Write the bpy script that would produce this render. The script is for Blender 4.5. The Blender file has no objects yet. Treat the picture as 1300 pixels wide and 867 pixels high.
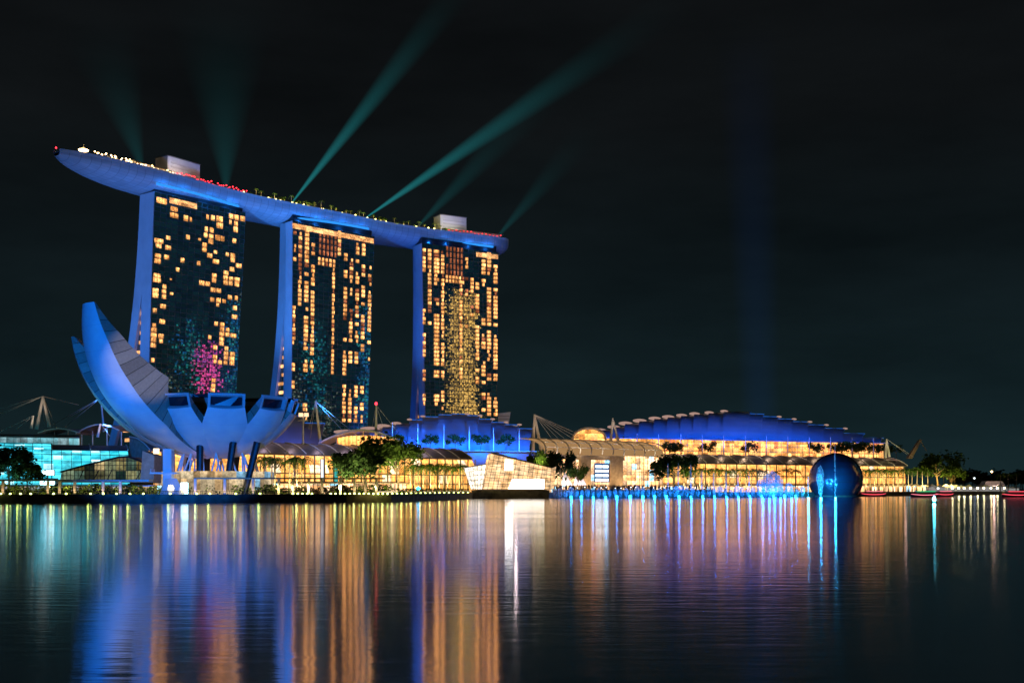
import bpy, math, random
from mathutils import Vector, Matrix, noise as mnoise
R = math.radians
random.seed(7)
S = bpy.context.scene
COL = S.collection
# ------------------------------------------------------------------ camera
F = 1460.0; CX = 650.0; HY = 620.5; CH = 4.0
cam = bpy.data.objects.new('camera', bpy.data.cameras.new('camera'))
COL.objects.link(cam)
cam.location = (0, 0, CH); cam.rotation_euler = (R(90), 0, 0)
cam.data.sensor_width = 36.0; cam.data.lens = 36.0 * F / 1300.0
cam.data.shift_y = (HY - 433.5) / 1300.0
cam.data.clip_start = 0.5; cam.data.clip_end = 12000
S.camera = cam
# ------------------------------------------------------------------ night sky
W = bpy.data.worlds.new('World'); S.world = W; W.use_nodes = True
wn = W.node_tree; wn.nodes.clear()
def N(t, kind, **kw):
    n = t.nodes.new(kind)
    for k, v in kw.items():
        if k.startswith('i_'):
            n.inputs[k[2:].replace('_', ' ')].default_value = v
        else:
            setattr(n, k, v)
    return n
def ramp(t, stops, interp='LINEAR'):
    n = t.nodes.new('ShaderNodeValToRGB'); cr = n.color_ramp; cr.interpolation = interp
    while len(cr.elements) < len(stops): cr.elements.new(0.5)
    for e, (p, c) in zip(cr.elements, stops):
        e.position = p; e.color = (c[0], c[1], c[2], 1)
    return n
_tc = N(wn, 'ShaderNodeTexCoord'); _sx = N(wn, 'ShaderNodeSeparateXYZ')
wn.links.new(_tc.outputs['Generated'], _sx.inputs[0])
_rp = ramp(wn, [(0.0, (.0066, .0170, .0195)), (.06, (.0054, .0132, .0160)), (.16, (.0042, .0084, .0102)), (.30, (.0042, .0054, .0062)), (.6, (.0036, .0038, .0043)), (1, (.0020, .0028, .0040))])
wn.links.new(_sx.outputs['Z'], _rp.inputs[0])
_mp = N(wn, 'ShaderNodeMapping'); _mp.inputs['Scale'].default_value = (1.6, 1.6, 6.0)
wn.links.new(_tc.outputs['Generated'], _mp.inputs[0])
_nz = N(wn, 'ShaderNodeTexNoise'); _nz.inputs['Scale'].default_value = 2.2; _nz.inputs['Detail'].default_value = 5; _nz.inputs['Roughness'].default_value = .55
wn.links.new(_mp.outputs[0], _nz.inputs['Vector'])
_mr = N(wn, 'ShaderNodeMapRange'); _mr.inputs['From Min'].default_value = .3; _mr.inputs['From Max'].default_value = .7; _mr.inputs['To Min'].default_value = .72; _mr.inputs['To Max'].default_value = 1.35
wn.links.new(_nz.outputs[0], _mr.inputs[0])
_bg = N(wn, 'ShaderNodeBackground'); _wo = N(wn, 'ShaderNodeOutputWorld')
wn.links.new(_rp.outputs[0], _bg.inputs['Color']); wn.links.new(_mr.outputs[0], _bg.inputs['Strength'])
wn.links.new(_bg.outputs[0], _wo.inputs['Surface'])
# ------------------------------------------------------------------ exposure
S.view_settings.view_transform = 'Standard'; S.view_settings.look = 'None'
S.view_settings.exposure = 0.0; S.view_settings.gamma = 1.0; S.view_settings.use_curve_mapping = False
S.render.engine = 'CYCLES'
S.cycles.use_denoising = True
S.cycles.max_bounces = 5; S.cycles.diffuse_bounces = 2; S.cycles.glossy_bounces = 3
S.cycles.transparent_max_bounces = 12; S.cycles.volume_bounces = 0
S.cycles.sample_clamp_indirect = 6.0
S.cycles.caustics_reflective = False; S.cycles.caustics_refractive = False
# ------------------------------------------------------------------ floodlights
def lamp(kind, name, loc, power, color, target=None, size=60, blend=.6, radius=.6, parent=None):
    d = bpy.data.lights.new(name, kind); d.energy = power; d.color = color
    d.specular_factor = 0.0 if 'strip' in name or 'hull' in name or 'flood' in name else 1.0
    if kind == 'SPOT': d.spot_size = R(size); d.spot_blend = blend
    d.shadow_soft_size = radius
    o = bpy.data.objects.new(name, d); COL.objects.link(o); o.location = loc
    if target is not None:
        o.rotation_euler = (Vector(target) - Vector(loc)).to_track_quat('-Z', 'Y').to_euler()
    if parent is not None: o.parent = parent
    return o
def P(px, py, Y): return Vector(((px - CX) * Y / F, Y, CH + (HY - py) * Y / F))
def PX(px, Y): return (px - CX) * Y / F
BLUE = (.010, .20, 1.0); BLUE2 = (.03, .25, 1.0); VIOLET = (.22, .25, 1.0); WARM = (1.0, .62, .28); CYAN = (.05, .6, 1.0)
# museum: one far projector across the bay, blue floods along the quay, warm violet glow under the bowl
lamp('SPOT', 'museum_projector', (-30, -45, 12), 7000000, (.006, .20, 1.0), P(232, 476, 366), 13.2, .5, 1.5)
for px, tx, ty, pw in ((95, 112, 470, 15000), (135, 118, 430, 12000), (178, 150, 500, 8000)):
    lamp('SPOT', 'museum_flood', P(px, 618, 330), pw, BLUE, P(tx, ty, 345), 60, .9, .8)
MUSX = PX(277, 370)
lamp('POINT', 'bowl_uplight', P(250, 600, 366), 260, (.75, .4, 1.0), radius=1.5)
lamp('POINT', 'bowl_uplight', P(300, 600, 362), 130, (.6, .35, 1.0), radius=1.5)
lamp('SPOT', 'petal_side_fill', (70, -40, 12), 3000000, (1.0, .80, .52), P(176, 462, 356), 3.6, .6, 1)  # added warm fill for the tall petal's side wall, no known source
# tower end walls
for pos, lo, hi, pl, ph, cl, chh in (
        ((-345, 570, 20), (-240, 740, 60), (-236, 738, 160), 461999, 1140000, (.015, .23, 1.0), (.09, .28, 1.0)),
        ((-196, 745, 22), (-166, 826, 70), (-162, 818, 172), 112000, 840000, (.015, .23, 1.0), (.05, .27, 1.0)),
        ((-118, 834, 24), (-84, 902, 55), (-76, 893, 168), 81200, 495000, (.01, .14, 1.0), (.02, .17, 1.0))):
    lamp('SPOT', 'tower_flood', pos, pl, cl, lo, 62, 1, 1)
    lamp('SPOT', 'tower_flood', pos, ph, chh, hi, 44, 1, 1)
# ------------------------------------------------------------------ materials
def newmat(name):
    m = bpy.data.materials.new(name); m.use_nodes = True
    t = m.node_tree; t.nodes.clear()
    o = t.nodes.new('ShaderNodeOutputMaterial')
    return m, t, o
def pbr(name, col, rough=.6, metal=0.0, var=.25, scale=1.5, spec=.5, bump=0.0, var2=None):
    m, t, o = newmat(name)
    b = N(t, 'ShaderNodeBsdfPrincipled'); b.inputs['Roughness'].default_value = rough; b.inputs['Metallic'].default_value = metal
    b.inputs['Specular IOR Level'].default_value = spec
    g = N(t, 'ShaderNodeNewGeometry'); n = N(t, 'ShaderNodeTexNoise'); n.inputs['Scale'].default_value = scale; n.inputs['Detail'].default_value = 6
    t.links.new(g.outputs['Position'], n.inputs['Vector'])
    c2 = var2 or col
    r = ramp(t, [(.3, [c * (1 - var) for c in col]), (.7, [min(1, c * (1 + var)) for c in c2])])
    t.links.new(n.outputs[0], r.inputs[0]); t.links.new(r.outputs[0], b.inputs['Base Color'])
    if bump:
        bp = N(t, 'ShaderNodeBump'); bp.inputs['Strength'].default_value = bump; bp.inputs['Distance'].default_value = .1
        t.links.new(n.outputs[0], bp.inputs['Height']); t.links.new(bp.outputs[0], b.inputs['Normal'])
    t.links.new(b.outputs[0], o.inputs[0]); return m
def glow(name, col, strength, sample=False):
    m, t, o = newmat(name)
    e = N(t, 'ShaderNodeEmission'); e.inputs[0].default_value = (*col, 1); e.inputs[1].default_value = strength
    t.links.new(e.outputs[0], o.inputs[0])
    if not sample: m.cycles.emission_sampling = 'NONE'
    return m
def rooms(name, colA, colB, strength, bay, storey, lo=.25, hi=1.3, fine=.5, accent=None, accent_p=.1, uvmap=True):
    """lit interior seen through glazing: every bay of every storey has its own lamp colour and brightness"""
    m, t, o = newmat(name); L = t.links.new
    tc = N(t, 'ShaderNodeTexCoord'); sp = N(t, 'ShaderNodeSeparateXYZ'); L(tc.outputs['UV'], sp.inputs[0])
    def fl(sock, d):
        a = N(t, 'ShaderNodeMath', operation='DIVIDE'); L(sock, a.inputs[0]); a.inputs[1].default_value = d
        b = N(t, 'ShaderNodeMath', operation='FLOOR'); L(a.outputs[0], b.inputs[0])
        c = N(t, 'ShaderNodeMath', operation='FRACT'); L(a.outputs[0], c.inputs[0]); return b.outputs[0], c.outputs[0]
    u, fu = fl(sp.outputs['X'], bay); v, fv = fl(sp.outputs['Y'], storey)
    cb = N(t, 'ShaderNodeCombineXYZ'); L(u, cb.inputs[0]); L(v, cb.inputs[1])
    wnz = N(t, 'ShaderNodeTexWhiteNoise', noise_dimensions='3D'); L(cb.outputs[0], wnz.inputs['Vector'])
    ws = N(t, 'ShaderNodeSeparateColor'); L(wnz.outputs['Color'], ws.inputs[0])
    br = N(t, 'ShaderNodeMapRange'); L(wnz.outputs['Value'], br.inputs[0]); br.inputs['To Min'].default_value = lo; br.inputs['To Max'].default_value = hi
    nz = N(t, 'ShaderNodeTexNoise'); nz.inputs['Scale'].default_value = fine; nz.inputs['Detail'].default_value = 6; nz.inputs['Roughness'].default_value = .7
    L(tc.outputs['UV'], nz.inputs['Vector'])
    nr = N(t, 'ShaderNodeMapRange'); L(nz.outputs[0], nr.inputs[0]); nr.inputs['From Min'].default_value = .32; nr.inputs['From Max'].default_value = .68; nr.inputs['To Min'].default_value = .25; nr.inputs['To Max'].default_value = 1.45
    ce = N(t, 'ShaderNodeMapRange'); L(fv, ce.inputs[0]); ce.inputs['To Min'].default_value = .65; ce.inputs['To Max'].default_value = 1.15   # ceiling lamps
    m1 = N(t, 'ShaderNodeMath', operation='MULTIPLY'); L(br.outputs[0], m1.inputs[0]); L(nr.outputs[0], m1.inputs[1])
    m2 = N(t, 'ShaderNodeMath', operation='MULTIPLY'); L(m1.outputs[0], m2.inputs[0]); L(ce.outputs[0], m2.inputs[1])
    m3 = N(t, 'ShaderNodeMath', operation='MULTIPLY'); L(m2.outputs[0], m3.inputs[0]); m3.inputs[1].default_value = strength
    mx = N(t, 'ShaderNodeMix', data_type='RGBA'); L(ws.outputs[1], mx.inputs['Factor'])
    mx.inputs['A'].default_value = (*colA, 1); mx.inputs['B'].default_value = (*colB, 1)
    colout = mx.outputs['Result']
    if accent:
        gt = N(t, 'ShaderNodeMath', operation='LESS_THAN'); L(ws.outputs[2], gt.inputs[0]); gt.inputs[1].default_value = accent_p
        m4 = N(t, 'ShaderNodeMix', data_type='RGBA'); L(gt.outputs[0], m4.inputs['Factor']); L(colout, m4.inputs['A']); m4.inputs['B'].default_value = (*accent, 1)
        colout = m4.outputs['Result']
    e = N(t, 'ShaderNodeEmission'); L(colout, e.inputs[0]); L(m3.outputs[0], e.inputs[1]); L(e.outputs[0], o.inputs[0])
    m.cycles.emission_sampling = 'NONE'
    return m
def tower_glass(name, seed):
    """dark coated glass: every pane set at a very slightly different angle, thin dark frames, dim rooms behind"""
    m, t, o = newmat(name); L = t.links.new
    tc = N(t, 'ShaderNodeTexCoord'); sp = N(t, 'ShaderNodeSeparateXYZ'); L(tc.outputs['UV'], sp.inputs[0])
    def fl(sock, d):
        a = N(t, 'ShaderNodeMath', operation='DIVIDE'); L(sock, a.inputs[0]); a.inputs[1].default_value = d
        b = N(t, 'ShaderNodeMath', operation='FLOOR'); L(a.outputs[0], b.inputs[0])
        c = N(t, 'ShaderNodeMath', operation='FRACT'); L(a.outputs[0], c.inputs[0]); return b.outputs[0], c.outputs[0]
    u, fu = fl(sp.outputs['X'], 1.52); v, fv = fl(sp.outputs['Y'], 1.55)
    cb = N(t, 'ShaderNodeCombineXYZ'); L(u, cb.inputs[0]); L(v, cb.inputs[1]); cb.inputs[2].default_value = seed
    wnz = N(t, 'ShaderNodeTexWhiteNoise', noise_dimensions='3D'); L(cb.outputs[0], wnz.inputs['Vector'])
    sb = N(t, 'ShaderNodeVectorMath', operation='SUBTRACT'); L(wnz.outputs['Color'], sb.inputs[0]); sb.inputs[1].default_value = (.5, .5, .5)
    sc = N(t, 'ShaderNodeVectorMath', operation='SCALE'); L(sb.outputs[0], sc.inputs[0]); sc.inputs['Scale'].default_value = .013
    g = N(t, 'ShaderNodeNewGeometry'); ad = N(t, 'ShaderNodeVectorMath', operation='ADD'); L(g.outputs['Normal'], ad.inputs[0]); L(sc.outputs[0], ad.inputs[1])
    nm = N(t, 'ShaderNodeVectorMath', operation='NORMALIZE'); L(ad.outputs[0], nm.inputs[0])
    u2, fu2 = fl(sp.outputs['X'], 4.56); v2, fv2 = fl(sp.outputs['Y'], 3.1)
    a1 = N(t, 'ShaderNodeMath', operation='LESS_THAN'); L(fu2, a1.inputs[0]); a1.inputs[1].default_value = .10
    a2 = N(t, 'ShaderNodeMath', operation='LESS_THAN'); L(fv2, a2.inputs[0]); a2.inputs[1].default_value = .16
    fr = N(t, 'ShaderNodeMath', operation='MAXIMUM'); L(a1.outputs[0], fr.inputs[0]); L(a2.outputs[0], fr.inputs[1])
    cb2 = N(t, 'ShaderNodeCombineXYZ'); L(u2, cb2.inputs[0]); L(v2, cb2.inputs[1]); cb2.inputs[2].default_value = seed + 3
    w2 = N(t, 'ShaderNodeTexWhiteNoise', noise_dimensions='3D'); L(cb2.outputs[0], w2.inputs['Vector'])
    em = N(t, 'ShaderNodeMapRange'); L(w2.outputs['Value'], em.inputs[0]); em.inputs['To Min'].default_value = .35; em.inputs['To Max'].default_value = 1.0
    iv = N(t, 'ShaderNodeMath', operation='SUBTRACT'); iv.inputs[0].default_value = 1.0; L(fr.outputs[0], iv.inputs[1])
    es = N(t, 'ShaderNodeMath', operation='MULTIPLY'); L(em.outputs[0], es.inputs[0]); L(iv.outputs[0], es.inputs[1])
    b = N(t, 'ShaderNodeBsdfPrincipled'); b.inputs['Base Color'].default_value = (.006, .016, .018, 1); b.inputs['IOR'].default_value = 2.6
    rr = N(t, 'ShaderNodeMapRange'); L(fr.outputs[0], rr.inputs[0]); rr.inputs['To Min'].default_value = .03; rr.inputs['To Max'].default_value = .5; L(rr.outputs[0], b.inputs['Roughness'])
    b.inputs['Emission Color'].default_value = (.0022, .014, .017, 1); L(es.outputs[0], b.inputs['Emission Strength'])
    L(nm.outputs[0], b.inputs['Normal']); L(b.outputs[0], o.inputs[0]); m.cycles.emission_sampling = 'NONE'
    return m
def winmat(name, colA, colB, strength, room=True):
    m, t, o = newmat(name); L = t.links.new
    g = N(t, 'ShaderNodeNewGeometry'); oi = N(t, 'ShaderNodeObjectInfo')
    n1 = N(t, 'ShaderNodeTexNoise'); n1.inputs['Scale'].default_value = 1.5; n1.inputs['Detail'].default_value = 4; L(g.outputs['Position'], n1.inputs['Vector'])
    n2 = N(t, 'ShaderNodeTexNoise'); n2.inputs['Scale'].default_value = .13; n2.inputs['Detail'].default_value = 1; L(g.outputs['Position'], n2.inputs['Vector'])
    r1 = N(t, 'ShaderNodeMapRange'); L(n1.outputs[0], r1.inputs[0]); r1.inputs['From Min'].default_value = .33; r1.inputs['From Max'].default_value = .67; r1.inputs['To Min'].default_value = .22; r1.inputs['To Max'].default_value = 1.45
    r2 = N(t, 'ShaderNodeMapRange'); L(n2.outputs[0], r2.inputs[0]); r2.inputs['From Min'].default_value = .3; r2.inputs['From Max'].default_value = .7; r2.inputs['To Min'].default_value = .55; r2.inputs['To Max'].default_value = 1.2
    m1 = N(t, 'ShaderNodeMath', operation='MULTIPLY'); L(r1.outputs[0], m1.inputs[0]); L(r2.outputs[0], m1.inputs[1])
    dv = N(t, 'ShaderNodeVectorMath', operation='DIVIDE'); L(g.outputs['Position'], dv.inputs[0]); dv.inputs[1].default_value = (3.4, 400, 3.1); fl = N(t, 'ShaderNodeVectorMath', operation='FLOOR'); L(dv.outputs[0], fl.inputs[0]); wn_ = N(t, 'ShaderNodeTexWhiteNoise', noise_dimensions='3D'); L(fl.outputs[0], wn_.inputs['Vector'])
    r3 = N(t, 'ShaderNodeMapRange'); L(wn_.outputs['Value'], r3.inputs[0]); r3.inputs['To Min'].default_value = .4; r3.inputs['To Max'].default_value = 1.3; m3 = N(t, 'ShaderNodeMath', operation='MULTIPLY'); L(m1.outputs[0], m3.inputs[0]); L(r3.outputs[0], m3.inputs[1])
    if room:      # drawn curtains at the sides, furniture along the bottom, a mullion in the middle
        tc = N(t, 'ShaderNodeTexCoord'); sp = N(t, 'ShaderNodeSeparateXYZ'); L(tc.outputs['UV'], sp.inputs[0]); wc = N(t, 'ShaderNodeSeparateColor'); L(wn_.outputs['Color'], wc.inputs[0])
        def lt(sock, lim, val, inv=False):
            a = N(t, 'ShaderNodeMath', operation='GREATER_THAN' if inv else 'LESS_THAN'); L(sock, a.inputs[0])
            if isinstance(lim, float): a.inputs[1].default_value = lim
            else: L(lim, a.inputs[1])
            b = N(t, 'ShaderNodeMapRange'); L(a.outputs[0], b.inputs[0]); b.inputs['To Min'].default_value = 1.0; b.inputs['To Max'].default_value = val; return b.outputs[0]
        cw = N(t, 'ShaderNodeMath', operation='MULTIPLY'); L(wc.outputs[0], cw.inputs[0]); cw.inputs[1].default_value = .42
        cr_ = N(t, 'ShaderNodeMapRange'); L(wc.outputs[1], cr_.inputs[0]); cr_.inputs['To Min'].default_value = 1.0; cr_.inputs['To Max'].default_value = .62
        ab = N(t, 'ShaderNodeMath', operation='SUBTRACT'); L(sp.outputs['X'], ab.inputs[0]); ab.inputs[1].default_value = .52; ab2 = N(t, 'ShaderNodeMath', operation='ABSOLUTE'); L(ab.outputs[0], ab2.inputs[0])
        cur = m3.outputs[0]
        for q in (lt(sp.outputs['X'], cw.outputs[0], .45), lt(sp.outputs['X'], cr_.outputs[0], .5, True), lt(sp.outputs['Y'], .30, .55), lt(ab2.outputs[0], .05, .3)):
            k = N(t, 'ShaderNodeMath', operation='MULTIPLY'); L(cur, k.inputs[0]); L(q, k.inputs[1]); cur = k.outputs[0]
        m3 = k
    m2 = N(t, 'ShaderNodeMath', operation='MULTIPLY'); L(m3.outputs[0], m2.inputs[0]); m2.inputs[1].default_value = strength
    mx = N(t, 'ShaderNodeMix', data_type='RGBA'); L(n2.outputs[0], mx.inputs['Factor']); mx.inputs['A'].default_value = (*colA, 1); mx.inputs['B'].default_value = (*colB, 1)
    e = N(t, 'ShaderNodeEmission'); L(mx.outputs['Result'], e.inputs[0]); L(m2.outputs[0], e.inputs[1]); L(e.outputs[0], o.inputs[0])
    m.cycles.emission_sampling = 'NONE'; return m
def leafmat(name, a, b):
    m, t, o = newmat(name); L = t.links.new
    g = N(t, 'ShaderNodeNewGeometry'); n = N(t, 'ShaderNodeTexNoise'); n.inputs['Scale'].default_value = .8; n.inputs['Detail'].default_value = 4; L(g.outputs['Position'], n.inputs['Vector'])
    r = ramp(t, [(.3, a), (.7, b)]); L(n.outputs[0], r.inputs[0])
    d = N(t, 'ShaderNodeBsdfDiffuse'); tr = N(t, 'ShaderNodeBsdfTranslucent'); L(r.outputs[0], d.inputs[0]); L(r.outputs[0], tr.inputs[0])
    mx = N(t, 'ShaderNodeMixShader'); mx.inputs[0].default_value = .35; L(d.outputs[0], mx.inputs[1]); L(tr.outputs[0], mx.inputs[2]); L(mx.outputs[0], o.inputs[0]); return m
M = {}
M['white'] = pbr('white_cladding', (.74, .75, .78), .45, 0, .05, .15)
M['whitepaint'] = pbr('white_steel', (.78, .76, .74), .4, 0, .06, .6)
M['concrete'] = pbr('pale_concrete', (.62, .62, .64), .7, 0, .08, .12)
M['darkmetal'] = pbr('dark_metal', (.03, .032, .036), .45, .4, .2, .5)
M['roofgrey'] = pbr('grey_roof_metal', (.20, .19, .19), .38, .3, .15, .25)
M['roofpale'] = pbr('pale_roof_metal', (.55, .55, .58), .4, .1, .08, .12)
M['roofbluetint'] = pbr('blue_tinted_roof_metal', (.38, .47, .58), .45, 0, .10, .10)  # grey metal tinted blue, part of the blue floodlighting put into its colour
M['stone'] = pbr('warm_stone', (.42, .34, .25), .8, 0, .2, .7)
M['quay'] = pbr('quay_stone', (.22, .18, .15), .85, 0, .4, .5, bump=.3)
M['paving'] = pbr('paving', (.16, .15, .14), .8, 0, .25, .4)
M['lawn'] = pbr('lawn', (.045, .075, .02), .95, 0, .4, .8, bump=.4)
M['soil'] = pbr('dark_ground', (.035, .04, .03), .95, 0, .3, .05)
M['trunk'] = pbr('bark', (.12, .085, .055), .9, 0, .3, 3)
M['palmtrunk'] = pbr('palm_bark', (.24, .19, .13), .9, 0, .3, 3)
M['leaf'] = leafmat('broad_leaves', (.018, .045, .010), (.07, .12, .025))
M['leafdark'] = leafmat('dark_leaves', (.014, .038, .014), (.05, .09, .028))
M['palm'] = leafmat('palm_leaves', (.03, .075, .012), (.10, .17, .03))
M['shrub'] = leafmat('shrub_leaves', (.02, .045, .012), (.09, .13, .03))
M['lampwarm'] = glow('warm_lamp', (1.0, .62, .25), 14.0, False)
M['lampwhite'] = glow('white_lamp', (.85, .95, 1.0), 2.6, False)
M['lampgreen'] = glow('lawn_lamp', (.80, 1.0, .22), 9.0, False)
M['lampred'] = glow('red_lamp', (1.0, .03, .05), 5.0, False)
M['lampcyan'] = glow('cyan_lamp', (.02, .5, 1.0), 9.0, False)
M['led'] = glow('blue_led', (.03, .30, 1.0), 1.1, False)
M['win'] = winmat('lit_room', (1.0, .34, .075), (1.0, .48, .17), 3.6); M['storey'] = winmat('lit_storey', (1.0, .38, .11), (1.0, .54, .24), 2.0, False)
M['windim'] = winmat('dim_room', (1.0, .24, .08), (1.0, .34, .16), .9)
M['bluewin'] = winmat('cool_room', (.05, .4, 1.0), (.2, .7, 1.0), .7)
# ------------------------------------------------------------------ mesh builder
class MB:
    def __init__(s): s.v = []; s.f = []; s.uv = {}; s.smooth = False
    def face(s, pts, uvs=None):
        i = len(s.v); s.v.extend([tuple(p) for p in pts]); s.f.append(tuple(range(i, i + len(pts))))
        if uvs: s.uv[len(s.f) - 1] = uvs
        return s
    def box(s, c, d, rz=0.0, rx=0.0):
        m = Matrix.Translation(Vector(c)) @ Matrix.Rotation(rz, 4, 'Z') @ Matrix.Rotation(rx, 4, 'X')
        i = len(s.v)
        for x in (-.5, .5):
            for y in (-.5, .5):
                for z in (-.5, .5): s.v.append(tuple(m @ Vector((x * d[0], y * d[1], z * d[2]))))
        for q in ((0, 1, 3, 2), (4, 6, 7, 5), (0, 4, 5, 1), (2, 3, 7, 6), (0, 2, 6, 4), (1, 5, 7, 3)): s.f.append(tuple(i + k for k in q))
        return s
    def tube(s, pts, r, n=6, cap=True):
        pts = [Vector(p) for p in pts]
        rs = r if isinstance(r, (list, tuple)) else [r] * len(pts)
        i0 = len(s.v)
        for k, p in enumerate(pts):
            d = (pts[min(k + 1, len(pts) - 1)] - pts[max(k - 1, 0)]).normalized()
            a = d.cross(Vector((0, 0, 1)) if abs(d.z) < .95 else Vector((1, 0, 0))).normalized(); b = d.cross(a)
            for j in range(n):
                t = 2 * math.pi * j / n; s.v.append(tuple(p + (a * math.cos(t) + b * math.sin(t)) * rs[k]))
        for k in range(len(pts) - 1):
            for j in range(n):
                a_ = i0 + k * n + j; b_ = i0 + k * n + (j + 1) % n
                s.f.append((a_, b_, b_ + n, a_ + n))
        if cap:
            s.f.append(tuple(i0 + j for j in range(n))[::-1]); e = i0 + (len(pts) - 1) * n; s.f.append(tuple(e + j for j in range(n)))
        return s
    def lathe(s, c, prof, n=16):
        i0 = len(s.v)
        for r, z in prof:
            for j in range(n):
                t = 2 * math.pi * j / n; s.v.append((c[0] + r * math.cos(t), c[1] + r * math.sin(t), c[2] + z))
        for k in range(len(prof) - 1):
            for j in range(n):
                a = i0 + k * n + j; b = i0 + k * n + (j + 1) % n; s.f.append((a, b, b + n, a + n))
        s.f.append(tuple(i0 + j for j in range(n))[::-1]); e = i0 + (len(prof) - 1) * n; s.f.append(tuple(e + j for j in range(n)))
        return s
    def grid(s, rows, uvrows=None, close=False):
        """rows: list of equal-length point lists, joined as one sheet"""
        i0 = len(s.v); n = len(rows[0])
        for r in rows: s.v.extend([tuple(p) for p in r])
        for k in range(len(rows) - 1):
            for j in range(n if close else n - 1):
                j2 = (j + 1) % n
                s.f.append((i0 + k * n + j, i0 + k * n + j2, i0 + (k + 1) * n + j2, i0 + (k + 1) * n + j))
                if uvrows: s.uv[len(s.f) - 1] = [uvrows[k][j], uvrows[k][j2], uvrows[k + 1][j2], uvrows[k + 1][j]]
        return s
    def slab(s, poly, off):
        """closed solid: polygon extruded by vector off"""
        poly = [Vector(p) for p in poly]; off = Vector(off); n = len(poly); i = len(s.v)
        s.v.extend([tuple(p) for p in poly] + [tuple(p + off) for p in poly])
        s.f.append(tuple(range(i, i + n))); s.f.append(tuple(range(i + n, i + 2 * n))[::-1])
        for k in range(n): s.f.append((i + k, i + n + k, i + n + (k + 1) % n, i + (k + 1) % n))
        return s
    def mesh(s, name, mat, origin=(0, 0, 0)):
        o = Vector(origin)
        me = bpy.data.meshes.new(name)
        me.from_pydata([tuple(Vector(p) - o) for p in s.v], [], s.f)
        if s.uv:
            l = me.uv_layers.new(name='UVMap')
            for pi, uvs in s.uv.items():
                pl = me.polygons[pi]
                for k, li in enumerate(pl.loop_indices): l.data[li].uv = uvs[k]
        if s.smooth:
            me.polygons.foreach_set('use_smooth', [True] * len(me.polygons))
        me.materials.append(mat); me.update(); return me
def thing(name, label, cat, loc=(0, 0, 0), group=None, rz=0.0, kind=None):
    o = bpy.data.objects.new(name, None); COL.objects.link(o); o.location = loc; o.rotation_euler = (0, 0, rz)
    o.empty_display_size = .5
    o['label'] = label; o['category'] = cat
    if group: o['group'] = group
    if kind: o['kind'] = kind
    return o
def part(name, mb, mat, parent, label=None, kind=None, local=False):
    org = (0, 0, 0)
    if not local:
        p = parent; org = Vector((0, 0, 0))
        while p is not None: org = org + p.location; p = p.parent
    o = bpy.data.objects.new(name, mb.mesh(name, mat, org)); COL.objects.link(o); o.parent = parent
    if label: o['label'] = label
    if kind: o['kind'] = kind
    return o
def single(name, mb, mat, label, cat, loc=(0, 0, 0), group=None, kind=None):
    o = bpy.data.objects.new(name, mb.mesh(name, mat, loc)); COL.objects.link(o); o.location = loc
    if kind == 'structure': o['kind'] = kind
    else:
        o['label'] = label; o['category'] = cat
        if group: o['group'] = group
        if kind: o['kind'] = kind
    return o
def structure(name, mb, mat, loc=(0, 0, 0)):
    o = bpy.data.objects.new(name, mb.mesh(name, mat, loc)); COL.objects.link(o); o.location = loc; o['kind'] = 'structure'; return o
def dup(o, loc, rz=0.0, sc=1.0, label=None, group=None, scz=None):
    def cp(q, par):
        c = q.copy(); COL.objects.link(c)
        if par is not None: c.parent = par
        for ch in list(q.children): cp(ch, c)
        return c
    r = cp(o, None); r.location = loc; r.rotation_euler = (0, 0, rz); r.scale = (sc, sc, scz or sc)
    if label: r['label'] = label
    if group: r['group'] = group
    return r
class Row:
    """first call moves the prototype itself, later calls copy it"""
    def __init__(s, proto): s.p = proto; s.used = False
    def put(s, loc, rz=0.0, sc=1.0, label=None, group=None, scz=None):
        if not s.used:
            s.used = True; o = s.p; o.location = loc; o.rotation_euler = (0, 0, rz); o.scale = (sc, sc, scz or sc)
            if label: o['label'] = label
            if group: o['group'] = group
            return o
        return dup(s.p, loc, rz, sc, label, group, scz)
def lerp(a, b, t): return a + (b - a) * t
def uniform(a, b): return random.uniform(a, b)
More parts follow.
